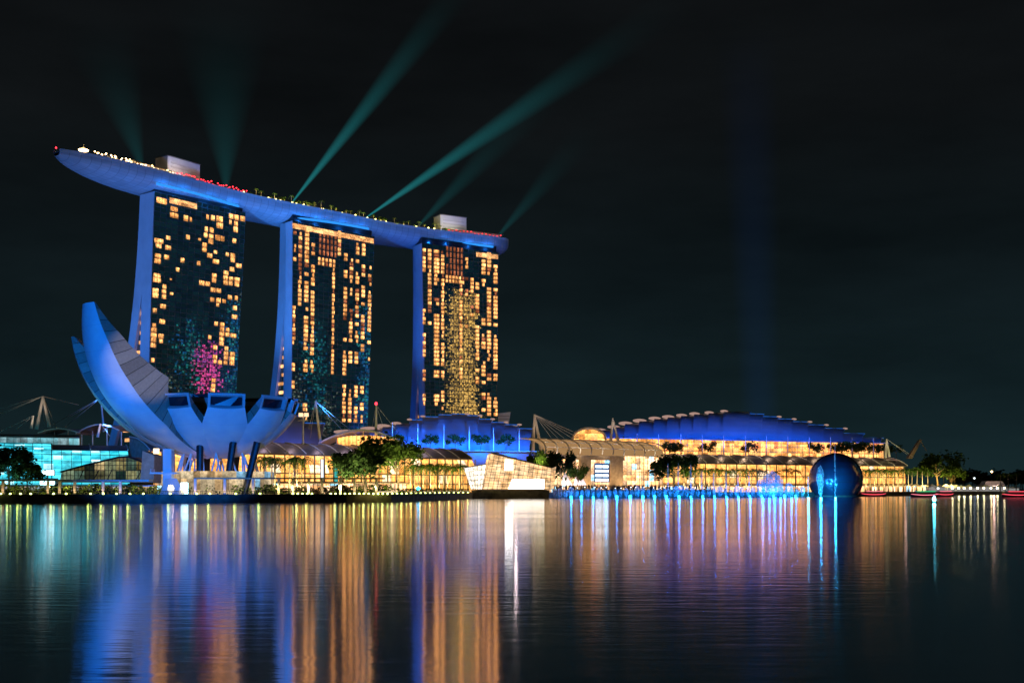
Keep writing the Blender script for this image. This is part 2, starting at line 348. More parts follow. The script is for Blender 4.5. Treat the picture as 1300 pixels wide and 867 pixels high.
# ================================================================== SETTING
def water():
    m, t, o = newmat('bay_water'); L = t.links.new
    tc = N(t, 'ShaderNodeTexCoord')
    mp = N(t, 'ShaderNodeMapping'); mp.inputs['Scale'].default_value = (.30, 1.15, 1); L(tc.outputs['Object'], mp.inputs[0])
    n1 = N(t, 'ShaderNodeTexNoise'); n1.inputs['Scale'].default_value = 1.0; n1.inputs['Detail'].default_value = 3; n1.inputs['Roughness'].default_value = .6; L(mp.outputs[0], n1.inputs['Vector'])
    mp2 = N(t, 'ShaderNodeMapping'); mp2.inputs['Scale'].default_value = (.012, .05, 1); L(tc.outputs['Object'], mp2.inputs[0])
    n2 = N(t, 'ShaderNodeTexNoise'); n2.inputs['Scale'].default_value = 1.0; n2.inputs['Detail'].default_value = 3; L(mp2.outputs[0], n2.inputs['Vector'])
    bp = N(t, 'ShaderNodeBump'); bp.inputs['Strength'].default_value = .30; bp.inputs['Distance'].default_value = .042; L(n1.outputs[0], bp.inputs['Height'])
    # calmer and ruffled patches
    rr = N(t, 'ShaderNodeMapRange'); L(n2.outputs[0], rr.inputs[0]); rr.inputs['From Min'].default_value = .3; rr.inputs['From Max'].default_value = .7; rr.inputs['To Min'].default_value = .075; rr.inputs['To Max'].default_value = .108
    tg = N(t, 'ShaderNodeCombineXYZ'); tg.inputs[0].default_value = 1.0
    gl = N(t, 'ShaderNodeBsdfAnisotropic', distribution='GGX'); gl.inputs['Color'].default_value = (.95, .95, 1, 1); gl.inputs['Anisotropy'].default_value = .30
    L(rr.outputs[0], gl.inputs['Roughness']); L(bp.outputs[0], gl.inputs['Normal']); L(tg.outputs[0], gl.inputs['Tangent'])
    df = N(t, 'ShaderNodeBsdfDiffuse'); df.inputs['Color'].default_value = (.004, .010, .014, 1)
    fr = N(t, 'ShaderNodeFresnel'); fr.inputs['IOR'].default_value = 1.33; L(bp.outputs[0], fr.inputs['Normal'])
    mx = N(t, 'ShaderNodeMixShader'); fm = N(t, 'ShaderNodeMapRange'); fm.inputs['To Min'].default_value = .62; fm.inputs['To Max'].default_value = 1.0; L(fr.outputs[0], fm.inputs[0]); L(fm.outputs[0], mx.inputs[0]); L(df.outputs[0], mx.inputs[1]); L(gl.outputs[0], mx.inputs[2]); L(mx.outputs[0], o.inputs[0])
    return m
wm = MB(); wm.face([(-5000, -200, 0), (5000, -200, 0), (5000, 7000, 0), (-5000, 7000, 0)])
structure('bay_water', wm, water())
QZ = 2.2
SHORE = [(-2500, 318), (PX(-60, 327), 327), (PX(220, 331), 331), (PX(440, 343), 343), (PX(497, 352), 352), (PX(515, 378), 378), (PX(600, 478), 478), (PX(700, 505), 505), (PX(860, 540), 540), (PX(1010, 585), 585), (PX(1100, 640), 640), (PX(1180, 700), 700), (PX(1310, 840), 840), (1600, 1500), (4800, 3500)]
g = MB(); top = [(x, y, QZ) for x, y in SHORE] + [(4800, 6800, QZ), (-4800, 6800, QZ), (-4800, 318, QZ)]
g.face(top); structure('waterfront_ground', g, M['soil'])
q = MB()
q.grid([[(x, y - .05, -2) for x, y in SHORE], [(x, y, QZ + .25) for x, y in SHORE], [(x, y + .7, QZ + .25) for x, y in SHORE], [(x, y + .7, QZ - .2) for x, y in SHORE]])
structure('quay_wall', q, M['quay'])
# lawn strip and promenade paving along the left shore
def strip(name, i0, i1, d0, d1, z, mat):
    s = MB(); a = SHORE[i0:i1]
    s.grid([[(x + d0 * .1, y + d0, z) for x, y in a], [(x + d1 * .1, y + d1, z) for x, y in a]]); structure(name, s, mat)
strip('lawn', 1, 7, .75, 9, QZ + .06, M['lawn'])
strip('promenade', 1, 7, 9.02, 26, QZ + .04, M['paving'])
strip('fountain_promenade', 6, 13, .75, 30, QZ + .05, M['paving'])

# ================================================================== HOTEL TOWERS
TW = {  # base corner at roof height, facade direction, length, shear of left / right ends at z=60, splay at base
    1: dict(c=(-227., 729.), f=(.62, .785), L=72.6, aL=-4.4, aR=-8.6, spl=44, split=128, seed=1),
    2: dict(c=(-154.6, 809.), f=(.7071, .7071), L=73., aL=-.7, aR=-6.0, spl=37, split=130, seed=2),
    3: dict(c=(-69.5, 883.), f=(.852, .523), L=69., aL=3.0, aR=-2.0, spl=27, split=100, seed=3)}
ZT = 192.5
for k, T in TW.items():
    f = Vector((T['f'][0], T['f'][1], 0)).normalized(); T['F'] = f; T['B'] = Vector((-f.y, f.x, 0))
def tp(T, u, t, z):
    """u 0..1 along the facade, t metres behind it, z height"""
    k = (ZT - z) / 132.0
    off = lerp(T['aL'] * k, T['aR'] * k + T['L'], u)
    b = Vector((T['c'][0], T['c'][1], 0)) + T['F'] * off + T['B'] * t
    return Vector((b.x, b.y, z))
def facade_hit(T, px, py):
    d = Vector(((px - CX) / F, 1, (HY - py) / F)); n = Vector((T['F'].y, -T['F'].x, 0))
    s = (Vector((T['c'][0], T['c'][1], CH)) - Vector((0, 0, CH))).dot(n) / d.dot(n)
    p = Vector((0, 0, CH)) + d * s
    return (p - Vector((T['c'][0], T['c'][1], 0))).dot(T['F']), p.z, s
def reflect_dir(T, px, py):
    d = Vector(((px - CX) / F, 1, (HY - py) / F)).normalized(); n = Vector((T['F'].y, -T['F'].x, 0))
    u, z, s = facade_hit(T, px, py); p = Vector((0, 0, CH)) + Vector(((px - CX) / F, 1, (HY - py) / F)) * s
    return p, d - 2 * d.dot(n) * n
def west_in(z): return 10.0
def t_out(T, z):
    x = (ZT - z) / ZT; return 15.0 + T['spl'] * (.10 * x + .90 * x ** 2.6)
def t_in(T, z):
    zs = T['split']
    if z >= zs: return 10.05
    x = (zs - z) / zs; return 10.05 + (t_out(T, 0) - 11 - 10.05) * (.42 * x + .58 * x ** 1.7)
ZL = [0, 8, 16, 26, 36, 48, 60, 72, 84, 96, 104, 112, 120, 128, 136, 146, 158, 170, 182, ZT]
T1W = [(155,125,80,45),(252,190,55,36),(252,240,65,38),(345,262,35,45),(383,272,18,35),(515,252,20,38),(557,260,32,42),(610,268,50,44),(610,320,52,44),(700,245,34,40),(742,256,36,40),(790,266,40,40),(695,293,20,34),(738,303,30,36),(735,350,36,44),(505,348,24,40),(548,355,30,40),(500,395,28,36),(543,408,34,40),(595,414,38,42),(632,422,32,40),(540,446,40,34),(725,440,30,36),(492,472,36,34),(490,510,36,34),(577,527,26,26),(532,555,40,34),(580,602,50,34),(670,546,26,30),(713,555,38,36),(712,590,36,34),(760,635,46,34),(707,662,38,34),(660,690,38,32),(568,713,36,34),(566,750,34,34),(657,730,38,34),(700,738,34,32),(748,745,42,34),(657,768,38,34),(697,773,32,32),(745,780,38,34),(470,770,42,36),(516,777,40,34),(558,824,40,34),(603,830,38,34),(205,415,34,30),(132,440,68,36),(130,478,44,34),(205,493,44,34),(125,557,46,34),(193,568,40,36),(122,598,50,36),(118,712,54,34),(118,748,60,34),(318,592,30,36),(445,615,28,34),(280,665,28,30),(225,741,18,14),(176,798,30,34),(172,838,32,30),(106,830,44,36),(360,410,30,34),(452,428,22,20)]
T1W += [(a, b + 835.6, c, d) for a, b, c, d in [(105,32,46,36),(172,42,32,34),(232,18,24,20),(165,118,44,34),(100,150,30,34),(158,236,44,36),(95,265,28,30),(93,303,44,34),(92,343,44,34),(90,382,40,32),(88,423,42,34),(149,352,42,34),(149,390,30,30),(85,540,26,32),(82,652,42,38),(130,663,40,36),(552,65,34,34),(600,70,36,36),(645,77,28,30),(594,107,22,26),(690,47,34,34),(740,52,24,34),(730,130,32,34),(727,200,44,32),(582,254,28,32),(630,262,36,34),(628,298,34,32),(672,302,28,30),(627,335,38,32),(670,340,34,30),(718,347,46,32),(627,375,38,30),(624,410,36,32),(532,360,24,32),(574,440,32,34),(663,448,30,32),(660,488,36,32),(710,493,40,34),(660,523,36,32),(706,530,38,32),(656,560,32,30),(706,564,38,32),(612,557,32,32),(572,515,34,32),(572,550,24,30),(562,700,34,32),(560,740,34,32),(556,775,34,30)]]
wins = {1: [], 2: [], 3: []}      # (u metres at that height, z, width, height, dim)
for cx, cy, w, h in T1W:
    px, py = 180 + cx / 6.19, 235 + cy / 6.19
    u, z, s = facade_hit(TW[1], px, py); wins[1].append((u, z, w / 6.19 * s / F / .86, h / 6.19 * s / F, 0))
def column(k, xs, ranges, p, lean, dim=0, y0=300., pitch=None, full=False, jit=True):
    """lit rooms of one bay line: xs = pixel span at y0, ranges of y; storeys 3.1 m apart"""
    T = TW[k]; rnd = random.Random(int(xs[0] * 10) + k)
    xm = (xs[0] + xs[1]) / 2; uC, zC, s = facade_hit(T, xm, y0); st = pitch or 3.1
    for ya, yb, pp in ranges:
        _, za, _ = facade_hit(T, xm, ya); _, zb, _ = facade_hit(T, xm, yb)
        n0 = math.ceil(zb / st); n1 = math.floor(za / st); on = True
        for i in range(n0, n1 + 1):
            if not full and rnd.random() > min(1, pp + .14): continue
            x = xm + lean * ((HY - 4 - y0) - (i * st - 4) * F / s) / 240.0
            u, z, s2 = facade_hit(T, x, HY - (i * st - CH) * F / s)
            w = (xs[1] - xs[0]) * s2 / F / max(.35, abs(Vector((T['F'].x, 0)).x) * 1.0)
            w *= (.64 if T['f'][0] < .75 else .80)
            uu = u
            if jit and rnd.random() < .22: w *= .55; uu = u + (rnd.random() - .5) * w * .7
            wins[k].append((uu, i * st + st * .45, w, st * .80, dim if rnd.random() > .12 else 1))
A = .66
for xs, rg in (((371.6, 376.6), [(294, 322, .55), (330, 336, 1), (344, 348, 1), (378, 380, 1), (388, 404, .85), (404, 440, .75), (462, 476, .9), (488, 496, .8), (506, 512, .6)]),
               ((378.2, 384), [(294, 345, .9), (346, 392, .8), (400, 412, .5)]),
               ((386, 393), [(294, 342, .85), (346, 388, .7), (388, 398, .6), (404, 450, .85), (460, 475, .8), (486, 494, .7), (508, 540, .5)]),
               ((394.5, 400.5), [(300, 330, .5), (340, 368, .95), (374, 386, .7), (390, 424, .9), (428, 456, .55), (460, 474, .7)]),
               ((421.6, 426), [(341, 412, 1), (415, 478, .96)]),
               ((428, 433.5), [(297, 335, .85), (352, 356, .8)]),
               ((436, 442), [(306, 318, .5), (324, 336, .7), (344, 358, .85), (366, 388, .7), (388, 412, .9), (414, 446, .6), (448, 478, .7), (492, 540, .8)]),
               ((443.4, 449.4), [(330, 350, .6), (344, 360, .8), (370, 384, .5), (392, 416, .85), (416, 440, .75), (446, 464, .8), (496, 510, .6), (512, 540, .7)]),
               ((451, 457), [(308, 326, .95), (330, 338, .9), (342, 366, .6), (370, 404, .85), (406, 440, .7), (444, 466, .7), (494, 506, .6), (512, 540, .5)]),
               ((458.6, 464.6), [(308, 326, .8), (336, 352, .6), (366, 380, .55), (386, 396, .8), (402, 436, .85), (440, 452, .8), (494, 504, .9), (510, 540, .65)]),
               ((467, 472.8), [(338, 362, .55), (362, 396, .8), (398, 424, .95), (434, 440, .5), (456, 462, .6)])):
    column(2, xs, rg, .8, -3.0)
for i in range(5): column(2, (404.5 + i * 4.9, 408 + i * 4.9), [(297, 331, .9)], .9, -3.0, dim=1, pitch=4.4, jit=False)
for i in range(5): column(2, (403.5 + i * 4.7, 407.4 + i * 4.7), [(331, 342, 1)], 1, -3.0, jit=False)
for xs, rg in (((536, 540.5), [(318, 350, .8), (390, 408, .6), (412, 416, .9), (426, 460, .8), (470, 484, .9), (500, 522, .7)]),
               ((542.6, 548), [(316, 352, .97), (354, 400, .9), (404, 415, .4)]),
               ((550, 558), [(318, 366, .92), (380, 392, .7), (396, 418, .8), (418, 430, .9), (430, 468, .75), (470, 484, .6), (500, 516, .85)]),
               ((559.4, 564.2), [(320, 350, .7), (352, 380, .9), (382, 408, .75), (408, 432, .9), (438, 465, .9), (470, 484, .8), (500, 525, .7)]),
               ((583, 587), [(352, 372, .6), (360, 486, .7)]),
               ((590, 594.5), [(325, 360, .3), (365, 380, .7), (392, 420, .35)]),
               ((596.5, 601.5), [(354, 375, .8), (390, 404, .7)]),
               ((603, 608.6), [(362, 372, .8), (376, 402, .75), (416, 450, .8), (450, 488, .6)]),
               ((610.6, 616.8), [(331, 352, .95), (355, 372, .6), (384, 392, .6), (402, 414, .7), (426, 444, .9), (460, 488, .8), (502, 512, .9), (516, 526, .6)]),
               ((617.4, 623.8), [(324, 352, .95), (366, 394, .9), (394, 418, .8), (414, 462, .7), (476, 488, .9), (502, 530, .8)]),
               ((625.6, 632), [(340, 364, .9), (368, 400, .9), (400, 418, .8), (426, 472, .8), (474, 488, .8), (508, 530, .7)])):
    column(3, xs, rg, .8, 0.0)
for i in range(5): column(3, (566 + i * 4.6, 569.0 + i * 4.6), [(319, 352, .78)], .9, 0, dim=1, pitch=4.6, jit=False)
for i in range(6): column(3, (565.4 + i * 4.1, 568.8 + i * 4.1), [(353, 363, 1)], 1, 0, jit=False)
LB = {1: 'glass hotel tower behind the white petals, leftmost, with the fewest lit rooms', 2: 'middle glass hotel tower of three, many lit rooms either side of a dark core',
      3: 'glass hotel tower nearest the blue stepped roof, rightmost, most densely lit'}
for k, T in TW.items():
    base = tp(T, .5, 8, 0); tw = thing('hotel_tower', LB[k], 'tower', base, 'hotel towers under the roof deck')
    # west leg
    m = MB(); rows = [[tp(T, 0, .0, z), tp(T, 1, .0, z), tp(T, 1, 10, z), tp(T, 0, 10, z)] for z in ZL]
    m.grid(rows, close=True); m.face(rows[-1]); part('tower_leg', m, M['concrete'], tw)
    m = MB(); rows = [[tp(T, 0, t_in(T, z), z), tp(T, 1, t_in(T, z), z), tp(T, 1, t_out(T, z), z), tp(T, 0, t_out(T, z), z)] for z in ZL]
    m.grid(rows, close=True); m.face(rows[-1]); part('tower_leg', m, M['concrete'], tw)
    # glass facade, 0.25 m proud of the leg
    m = MB(); us = [i / 12 for i in range(13)]
    m.grid([[tp(T, .004 + u * .992, -.25, z) for u in us] for z in ZL], [[(u * T['L'], z) for u in us] for z in ZL]); part('curtain_wall', m, tower_glass('tower_glass', k), tw)
    # glazed atrium end between the legs
    zs = [z for z in ZL if z < T['split'] - 2]
    m = MB(); m.grid([[tp(T, .03, 10, z), tp(T, .03, t_in(T, z), z)] for z in zs], [[(0, z), (t_in(T, z) - 10, z)] for z in zs]); at = part('atrium_glass', m, tower_glass('atrium_glass', k + 5), tw)
    rnd = random.Random(k); z = 22
    while z < T['split'] - 8:
        w = t_in(T, z) - 10
        if rnd.random() < .8 and w > 1:
            m = MB(); a0 = tp(T, .02, 10.3, z); a1 = tp(T, .02, 10 + w * uniform(.6, .95), z); m.slab([a0, a1, a1 + Vector((0, 0, 2.2)), a0 + Vector((0, 0, 2.2))], T['F'] * .3); part('atrium_lamp', m, M['storey'], at)
        z += 6.2
    # windows
    T['mid'] = base
    ws = sorted(wins[k], key=lambda a: -a[2] * a[3] * (0.45 if a[4] else 1))
    rest = MB(); restdim = MB()
    for i, (u, z, w, h, dim) in enumerate(ws):
        p = Vector((T['c'][0], T['c'][1], 0)) + T['F'] * (u - w / 2) - T['B'] * .38
        p.z = z - h / 2
        mb = MB() if i < 98 else (restdim if dim else rest)
        mb.uv[len(mb.f)] = [(0, 0), (1, 0), (1, 1), (0, 1)]
        mb.slab([p, p + T['F'] * w, p + T['F'] * w + Vector((0, 0, h)), p + Vector((0, 0, h))], T['B'] * .1)
        if i < 98: part('window', mb, M['windim'] if dim else M['win'], tw)
    if rest.f: part('smaller_windows', rest, M['win'], tw, kind='stuff')
    if restdim.f: part('dimmer_windows', restdim, M['windim'], tw, kind='stuff')
    m = MB(); rows = [[tp(T, .02, 1.6, z), tp(T, .98, 1.6, z), tp(T, .98, 13.5, z), tp(T, .02, 13.5, z)] for z in (ZT - .2, 197.5)]; m.grid(rows, close=True); part('neck', m, M['darkmetal'], tw)
    # lit crown storey under the deck
    m = MB(); uu = {1: [(.16, .45)], 2: [(.0, .99)], 3: [(.70, .99)]}[k]
    for a, b in uu:
        p0 = tp(T, a, -.45, 187.2); p1 = tp(T, b, -.45, 187.2)
        for hh in (0,): m.slab([p0, p1, p1 + Vector((0, 0, 3.6)), p0 + Vector((0, 0, 3.6))], T['B'] * .1)
    part('crown_storey', m, M['storey'], tw)
# ================================================================== ROOF DECK
CP = [Vector(p) for p in ((-271, 681), (-255, 708.5), (-237.9, 735.5), (-195.2, 794.7), (-141.1, 848.2), (-88.6, 896), (-6, 943.5))]
def cr(p0, p1, p2, p3, t):
    return .5 * ((2 * p1) + (-p0 + p2) * t + (2 * p0 - 5 * p1 + 4 * p2 - p3) * t * t + (-p0 + 3 * p1 - 3 * p2 + p3) * t ** 3)
line = []
for i in range(len(CP) - 1):
    p0 = CP[i - 1] if i else CP[0] * 2 - CP[1]; p3 = CP[i + 2] if i + 2 < len(CP) else CP[-1] * 2 - CP[-2]
    for j in range(14): line.append(cr(p0, CP[i], CP[i + 1], p3, j / 14))
line.append(CP[-1]); cum = [0]
for a, b in zip(line, line[1:]): cum.append(cum[-1] + (b - a).length)
DL = cum[-1]; DZ = 204.0
def dpos(s):
    s = max(0, min(DL, s))
    for i in range(len(cum) - 1):
        if cum[i + 1] >= s:
            t = (s - cum[i]) / (cum[i + 1] - cum[i]); p = line[i].lerp(line[i + 1], t); d = (line[min(i + 2, len(line) - 1)] - line[max(i - 1, 0)]).normalized(); return p, d
def dwid(s):
    a = 1.0
    if s < 82: a = max(0, 1 - ((82 - s) / 82) ** 2.1) ** .62
    e = DL - s
    if e < 13: a = min(a, (max(0, 1 - ((13 - e) / 13) ** 2)) ** .5)
    return 19.0 * a
def deck(s, w, z=0.0):
    p, d = dpos(s); n = Vector((-d.y, d.x)); q = p + n * w; return Vector((q.x, q.y, DZ + z))
def deck_s(px, w):
    lo, hi = 0, DL
    for _ in range(40):
        m_ = (lo + hi) / 2; q = deck(m_, w); 
        if CX + F * q.x / q.y < px: lo = m_
        else: hi = m_
    return lo
sky = thing('rooftop_deck', 'long boat shaped roof deck with a blue lit belly lying across the three hotel towers', 'roof deck', (*CP[3], 192.0))
rows = []; ss = [0.02 * 82, 2.5, 5, 9, 14, 20, 27, 35, 45, 56, 68, 82] + [82 + i * (DL - 91) / 26.0 for i in range(1, 26)] + [DL - 9, DL - 7, DL - 5.4, DL - 4, DL - 2, DL - .8, DL - .15]
for s in ss:
    w = max(.15, dwid(s)); dep = 10.8 * (w / 19) ** .75; r_ = []
    for j in range(25):
        a = math.pi * j / 24; c_, s_ = math.cos(a), math.sin(a)
        r_.append(deck(s, -w * math.copysign(abs(c_) ** .8, c_), -dep * abs(s_) ** .72))
    rows.append(r_)
def hull_skin():
    m, t, o = newmat('hull_panels'); L = t.links.new
    tc = N(t, 'ShaderNodeTexCoord'); sp = N(t, 'ShaderNodeSeparateXYZ'); L(tc.outputs['UV'], sp.inputs[0])
    def line(sock, d, w):
        a = N(t, 'ShaderNodeMath', operation='DIVIDE'); L(sock, a.inputs[0]); a.inputs[1].default_value = d; b = N(t, 'ShaderNodeMath', operation='FRACT'); L(a.outputs[0], b.inputs[0]); c = N(t, 'ShaderNodeMath', operation='LESS_THAN'); L(b.outputs[0], c.inputs[0]); c.inputs[1].default_value = w; return c.outputs[0]
    mxx = N(t, 'ShaderNodeMath', operation='MAXIMUM'); L(line(sp.outputs['X'], 6.0, .06), mxx.inputs[0]); L(line(sp.outputs['Y'], 3.4, .07), mxx.inputs[1])
    cb = N(t, 'ShaderNodeVectorMath', operation='DIVIDE'); L(tc.outputs['UV'], cb.inputs[0]); cb.inputs[1].default_value = (6, 3.4, 1); fl = N(t, 'ShaderNodeVectorMath', operation='FLOOR'); L(cb.outputs[0], fl.inputs[0]); wz = N(t, 'ShaderNodeTexWhiteNoise', noise_dimensions='3D'); L(fl.outputs[0], wz.inputs['Vector'])
    nz = N(t, 'ShaderNodeTexNoise'); nz.inputs['Scale'].default_value = .12; nz.inputs['Detail'].default_value = 6; L(tc.outputs['UV'], nz.inputs['Vector'])
    ad = N(t, 'ShaderNodeMath', operation='MULTIPLY_ADD'); L(wz.outputs['Value'], ad.inputs[0]); ad.inputs[1].default_value = .35; L(nz.outputs[0], ad.inputs[2])
    rp = ramp(t, [(.3, (.50, .51, .54)), (.95, (.66, .67, .70))]); L(ad.outputs[0], rp.inputs[0]); mx = N(t, 'ShaderNodeMix', data_type='RGBA'); L(mxx.outputs[0], mx.inputs['Factor']); L(rp.outputs[0], mx.inputs['A']); mx.inputs['B'].default_value = (.36, .37, .40, 1)
    b = N(t, 'ShaderNodeBsdfPrincipled'); b.inputs['Roughness'].default_value = .42; L(mx.outputs['Result'], b.inputs['Base Color']); L(b.outputs[0], o.inputs[0]); return m
h = MB(); h.smooth = True; h.grid(rows, [[(s, j * 2.1) for j in range(25)] for s in ss]); h.face([deck(ss[-1], 0, 0)] + rows[-1][::-1] if False else rows[-1]); part('hull', h, hull_skin(), sky)
h = MB(); h.grid([[deck(s, -dwid(s) + .05, .0), deck(s, dwid(s) - .05, .0)] for s in ss]); part('deck_floor', h, M['paving'], sky)
h = MB()
h.grid([[deck(s, -dwid(s) - .05, -.6) for s in ss], [deck(s, -dwid(s) - .05, 1.3) for s in ss], [deck(s, -dwid(s) + .25, 1.3) for s in ss], [deck(s, -dwid(s) + .25, .0) for s in ss]])
part('parapet', h, M['white'], sky)
h = MB()
h.grid([[deck(s, dwid(s) + .05, -.6) for s in ss], [deck(s, dwid(s) + .05, 1.3) for s in ss], [deck(s, dwid(s) - .25, 1.3) for s in ss], [deck(s, dwid(s) - .25, .0) for s in ss]])
part('parapet', h, M['white'], sky)
# blue light strips tucked against the hull above each tower
for k, (xa, ya, xb, yb) in {1: (199, 233.5, 303, 262), 2: (372, 276.5, 468, 290.5), 3: (535, 305, 626, 313.5)}.items():
    T = TW[k]; _, za, sa = facade_hit(T, xa, ya); _, zb, sb = facade_hit(T, xb, yb)
    off = {1: 12, 2: 12, 3: 12}[k]
    def onhull(px, py):
        d = Vector(((px - CX) / F, 1, (HY - py) / F)); t = 640.0
        while t < 990:
            p = Vector((0, 0, CH)) + d * t
            bs = min(range(len(line)), key=lambda i: (line[i] - Vector((p.x, p.y))).length); sd = cum[bs]
            pl, dd = dpos(sd); n = Vector((-dd.y, dd.x)); w_ = (Vector((p.x, p.y)) - pl).dot(n); wd = max(.2, dwid(sd)); dep = 10.8 * (wd / 19) ** .75
            c_ = min(1, abs(w_ / wd)) ** (1 / .8); zb_ = DZ - dep * (max(0, 1 - c_ * c_) ** .5) ** .72
            if abs(w_) < wd and p.z > zb_ - .9: return p - d.normalized() * .9
            t += .25
        return Vector((0, 0, CH)) + d * 720
    pts = [onhull(lerp(xa, xb, i / 12), lerp(ya, yb, i / 12) - 1.2 * math.sin(math.pi * i / 12)) for i in range(13)]
    m = MB(); m.tube(pts, .85, 8); part('light_strip', m, M['led'], sky)
    for i in (1, 4, 8, 11):
        lamp('POINT', 'strip_lamp', pts[i] + Vector((T['F'].y * 3.2, -T['F'].x * 3.2, -2.0)), 1500, (.01, .22, 1.0), radius=.15)
# hull wash from floodlights on the mall roofs
for pos, tx, ty, pw, sz, cl in (((-165, 470, 27), 100, 205, 884000, 22, (.06, .25, 1)), ((-130, 478, 27), 190, 228, 952000, 22, (.04, .23, 1)), ((-105, 500, 27), 300, 262, 1020000, 22, BLUE2),
                            ((-80, 520, 27), 390, 280, 1020000, 22, BLUE2), ((-55, 548, 27), 480, 296, 1020000, 22, BLUE2), ((-30, 570, 27), 590, 308, 1088000, 20, BLUE2), ((30, 575, 27), 335, 268, 714000, 20, BLUE2), ((50, 585, 27), 505, 300, 714000, 18, BLUE2)):
    lamp('SPOT', 'hull_flood', pos, pw, cl, P(tx, ty, 800), sz, 1, 1)
for px in (130, 260, 350, 445, 560):
    s = deck_s(px, -19); p = deck(s, -dwid(s) - 20, -14); pass
# lift houses
for px0, px1, w, hh, lab in ((209, 250, -3, 16.0, 'plain pale lift house block on the deck above the leftmost tower'), (557, 590, -3, 16.5, 'plain pale lift house block above the rightmost tower, by the pink lit terrace')):
    s0 = deck_s(px0, w); s1 = deck_s(px1, w); p = deck((s0 + s1) / 2, w + 3)
    b = thing('lift_house', lab, 'roof block', p); d = dpos((s0 + s1) / 2)[1]; rz = math.atan2(d.y, d.x)
    m = MB(); m.box(p + Vector((0, 0, hh / 2)), (s1 - s0, 12, hh), rz); part('wall', m, M['white'], b)
    m = MB(); m.box(p + Vector((0, 0, hh + .25)), (s1 - s0 + .8, 12.8, .5), rz); part('roof', m, M['roofgrey'], b)
    m = MB(); n = Vector((d.y, -d.x, 0)); m.box(p + n * 6.1 + Vector((0, 0, 1.4)), (2.4, .3, 2.8), rz); part('door', m, M['darkmetal'], b)
    for k in range(3): m = MB(); m.box(p + n * 6.1 + Vector((0, 0, hh * (.45 + .16 * k))), ((s1 - s0) * .8, .25, .9), rz); part('louvre', m, M['concrete'], b)
# observation pavilion (left end) and pink terrace (right end)
def deck_pavilion(px0, px1, w, dpt, z0, hgt, lab, cat, glowmat, roofmat, nposts):
    s0, s1 = deck_s(px0, w), deck_s(px1, w); p = deck((s0 + s1) / 2, w); b = thing('roof_pavilion', lab, cat, p)
    n_ = 10; st = [lerp(s0, s1, i / n_) for i in range(n_ + 1)]
    m = MB(); rr = []
    for s in st: rr.append([deck(s, w - dpt / 2, z0 + hgt), deck(s, w - dpt / 2, z0 + hgt + .5), deck(s, w + dpt / 2, z0 + hgt + .9), deck(s, w + dpt / 2, z0 + hgt + .3)])
    m.grid(rr, close=True); m.face(rr[0]); m.face(rr[-1]); part('roof', m, roofmat, b)
    m = MB(); m.grid([[deck(s, w + dpt / 2 - 1.5, z0 + .02) for s in st], [deck(s, w + dpt / 2 - 1.5, z0 + hgt) for s in st]], [[(s, 0) for s in st], [(s, hgt) for s in st]]); part('lit_interior', m, glowmat, b)
    for i in range(nposts):
        s = lerp(s0, s1, (i + .5) / nposts); m = MB(); m.tube([deck(s, w - dpt / 2 + .5, z0), deck(s, w - dpt / 2 + .5, z0 + hgt)], .14, 6); part('post', m, M['whitepaint'], b)
    return b
GW = rooms('warm_terrace', (1, .5, .2), (1, .72, .4), 1.0, 3.0, 4.0, .1, 1.2, .8)
GP = rooms('pink_terrace', (1, .12, .2), (1, .45, .4), 1.2, 2.5, 4.0, .3, 1.4, .8, (1, .9, .8), .2)
deck_pavilion(160, 212, -8, 9, 0, 4.2, 'warm lit observation pavilion on the deck left of the lift house', 'pavilion', GW, M['roofgrey'], 8)
deck_pavilion(566, 636, -8, 9, 0, 4.6, 'pink lit terrace bar at the right end of the roof deck', 'pavilion', GP, M['roofpale'], 9)
deck_pavilion(252, 296, -5, 8, 0, 4.0, 'low red lit pool bar on the deck right of the first lift house', 'pavilion', GP, M['roofgrey'], 6)
# ================================================================== PLANT AND LAMP PROTOTYPES (origin at the base)
def make_tree(seed, H, CW, mat, name='leafy_tree', leaf=.55, n=900, spread=.75):
    rnd = random.Random(seed); t = thing(name, '', 'tree')
    m = MB(); fork = H * .42; lean = rnd.uniform(-.06, .06) * H
    m.tube([(0, 0, -.2), (lean * .3, 0, fork * .5), (lean, 0, fork), (lean * 1.2, 0, H * .7)], [H * .028, H * .022, H * .018, H * .008], 7)
    cl = []
    for i in range(11):
        a = i * 2.4 + rnd.uniform(-.4, .4); rr = CW * (.15 + .33 * rnd.random() ** .6); z = H * rnd.uniform(.52, .88)
        c = Vector((lean + rr * math.cos(a), rr * math.sin(a), z)); cl.append((c, CW * rnd.uniform(.13, .24)))
        m.tube([(lean * .9, 0, fork * rnd.uniform(.85, 1.15)), (c.x * .55 + lean * .4, c.y * .5, (fork + c.z) / 2 + .05 * H), c], [H * .011, H * .007, H * .003], 5)
    part('trunk', m, M['trunk'], t, local=True)
    m = MB()
    for i in range(n):
        c, r = cl[rnd.randrange(len(cl))]
        d = Vector((rnd.gauss(0, 1), rnd.gauss(0, 1), rnd.gauss(0, .75))).normalized() * r * (rnd.random() ** .4) * rnd.uniform(.7, 1.2)
        p = c + d; a = Vector((rnd.gauss(0, 1), rnd.gauss(0, 1), rnd.gauss(0, .5))).normalized(); b = a.cross(Vector((rnd.gauss(0, 1), rnd.gauss(0, 1), rnd.gauss(0, 1)))).normalized()
        l = leaf * rnd.uniform(.6, 1.3)
        m.face([p - a * l, p + b * l * .5, p + a * l, p - b * l * .5])
    part('crown', m, mat, t, local=True); return t
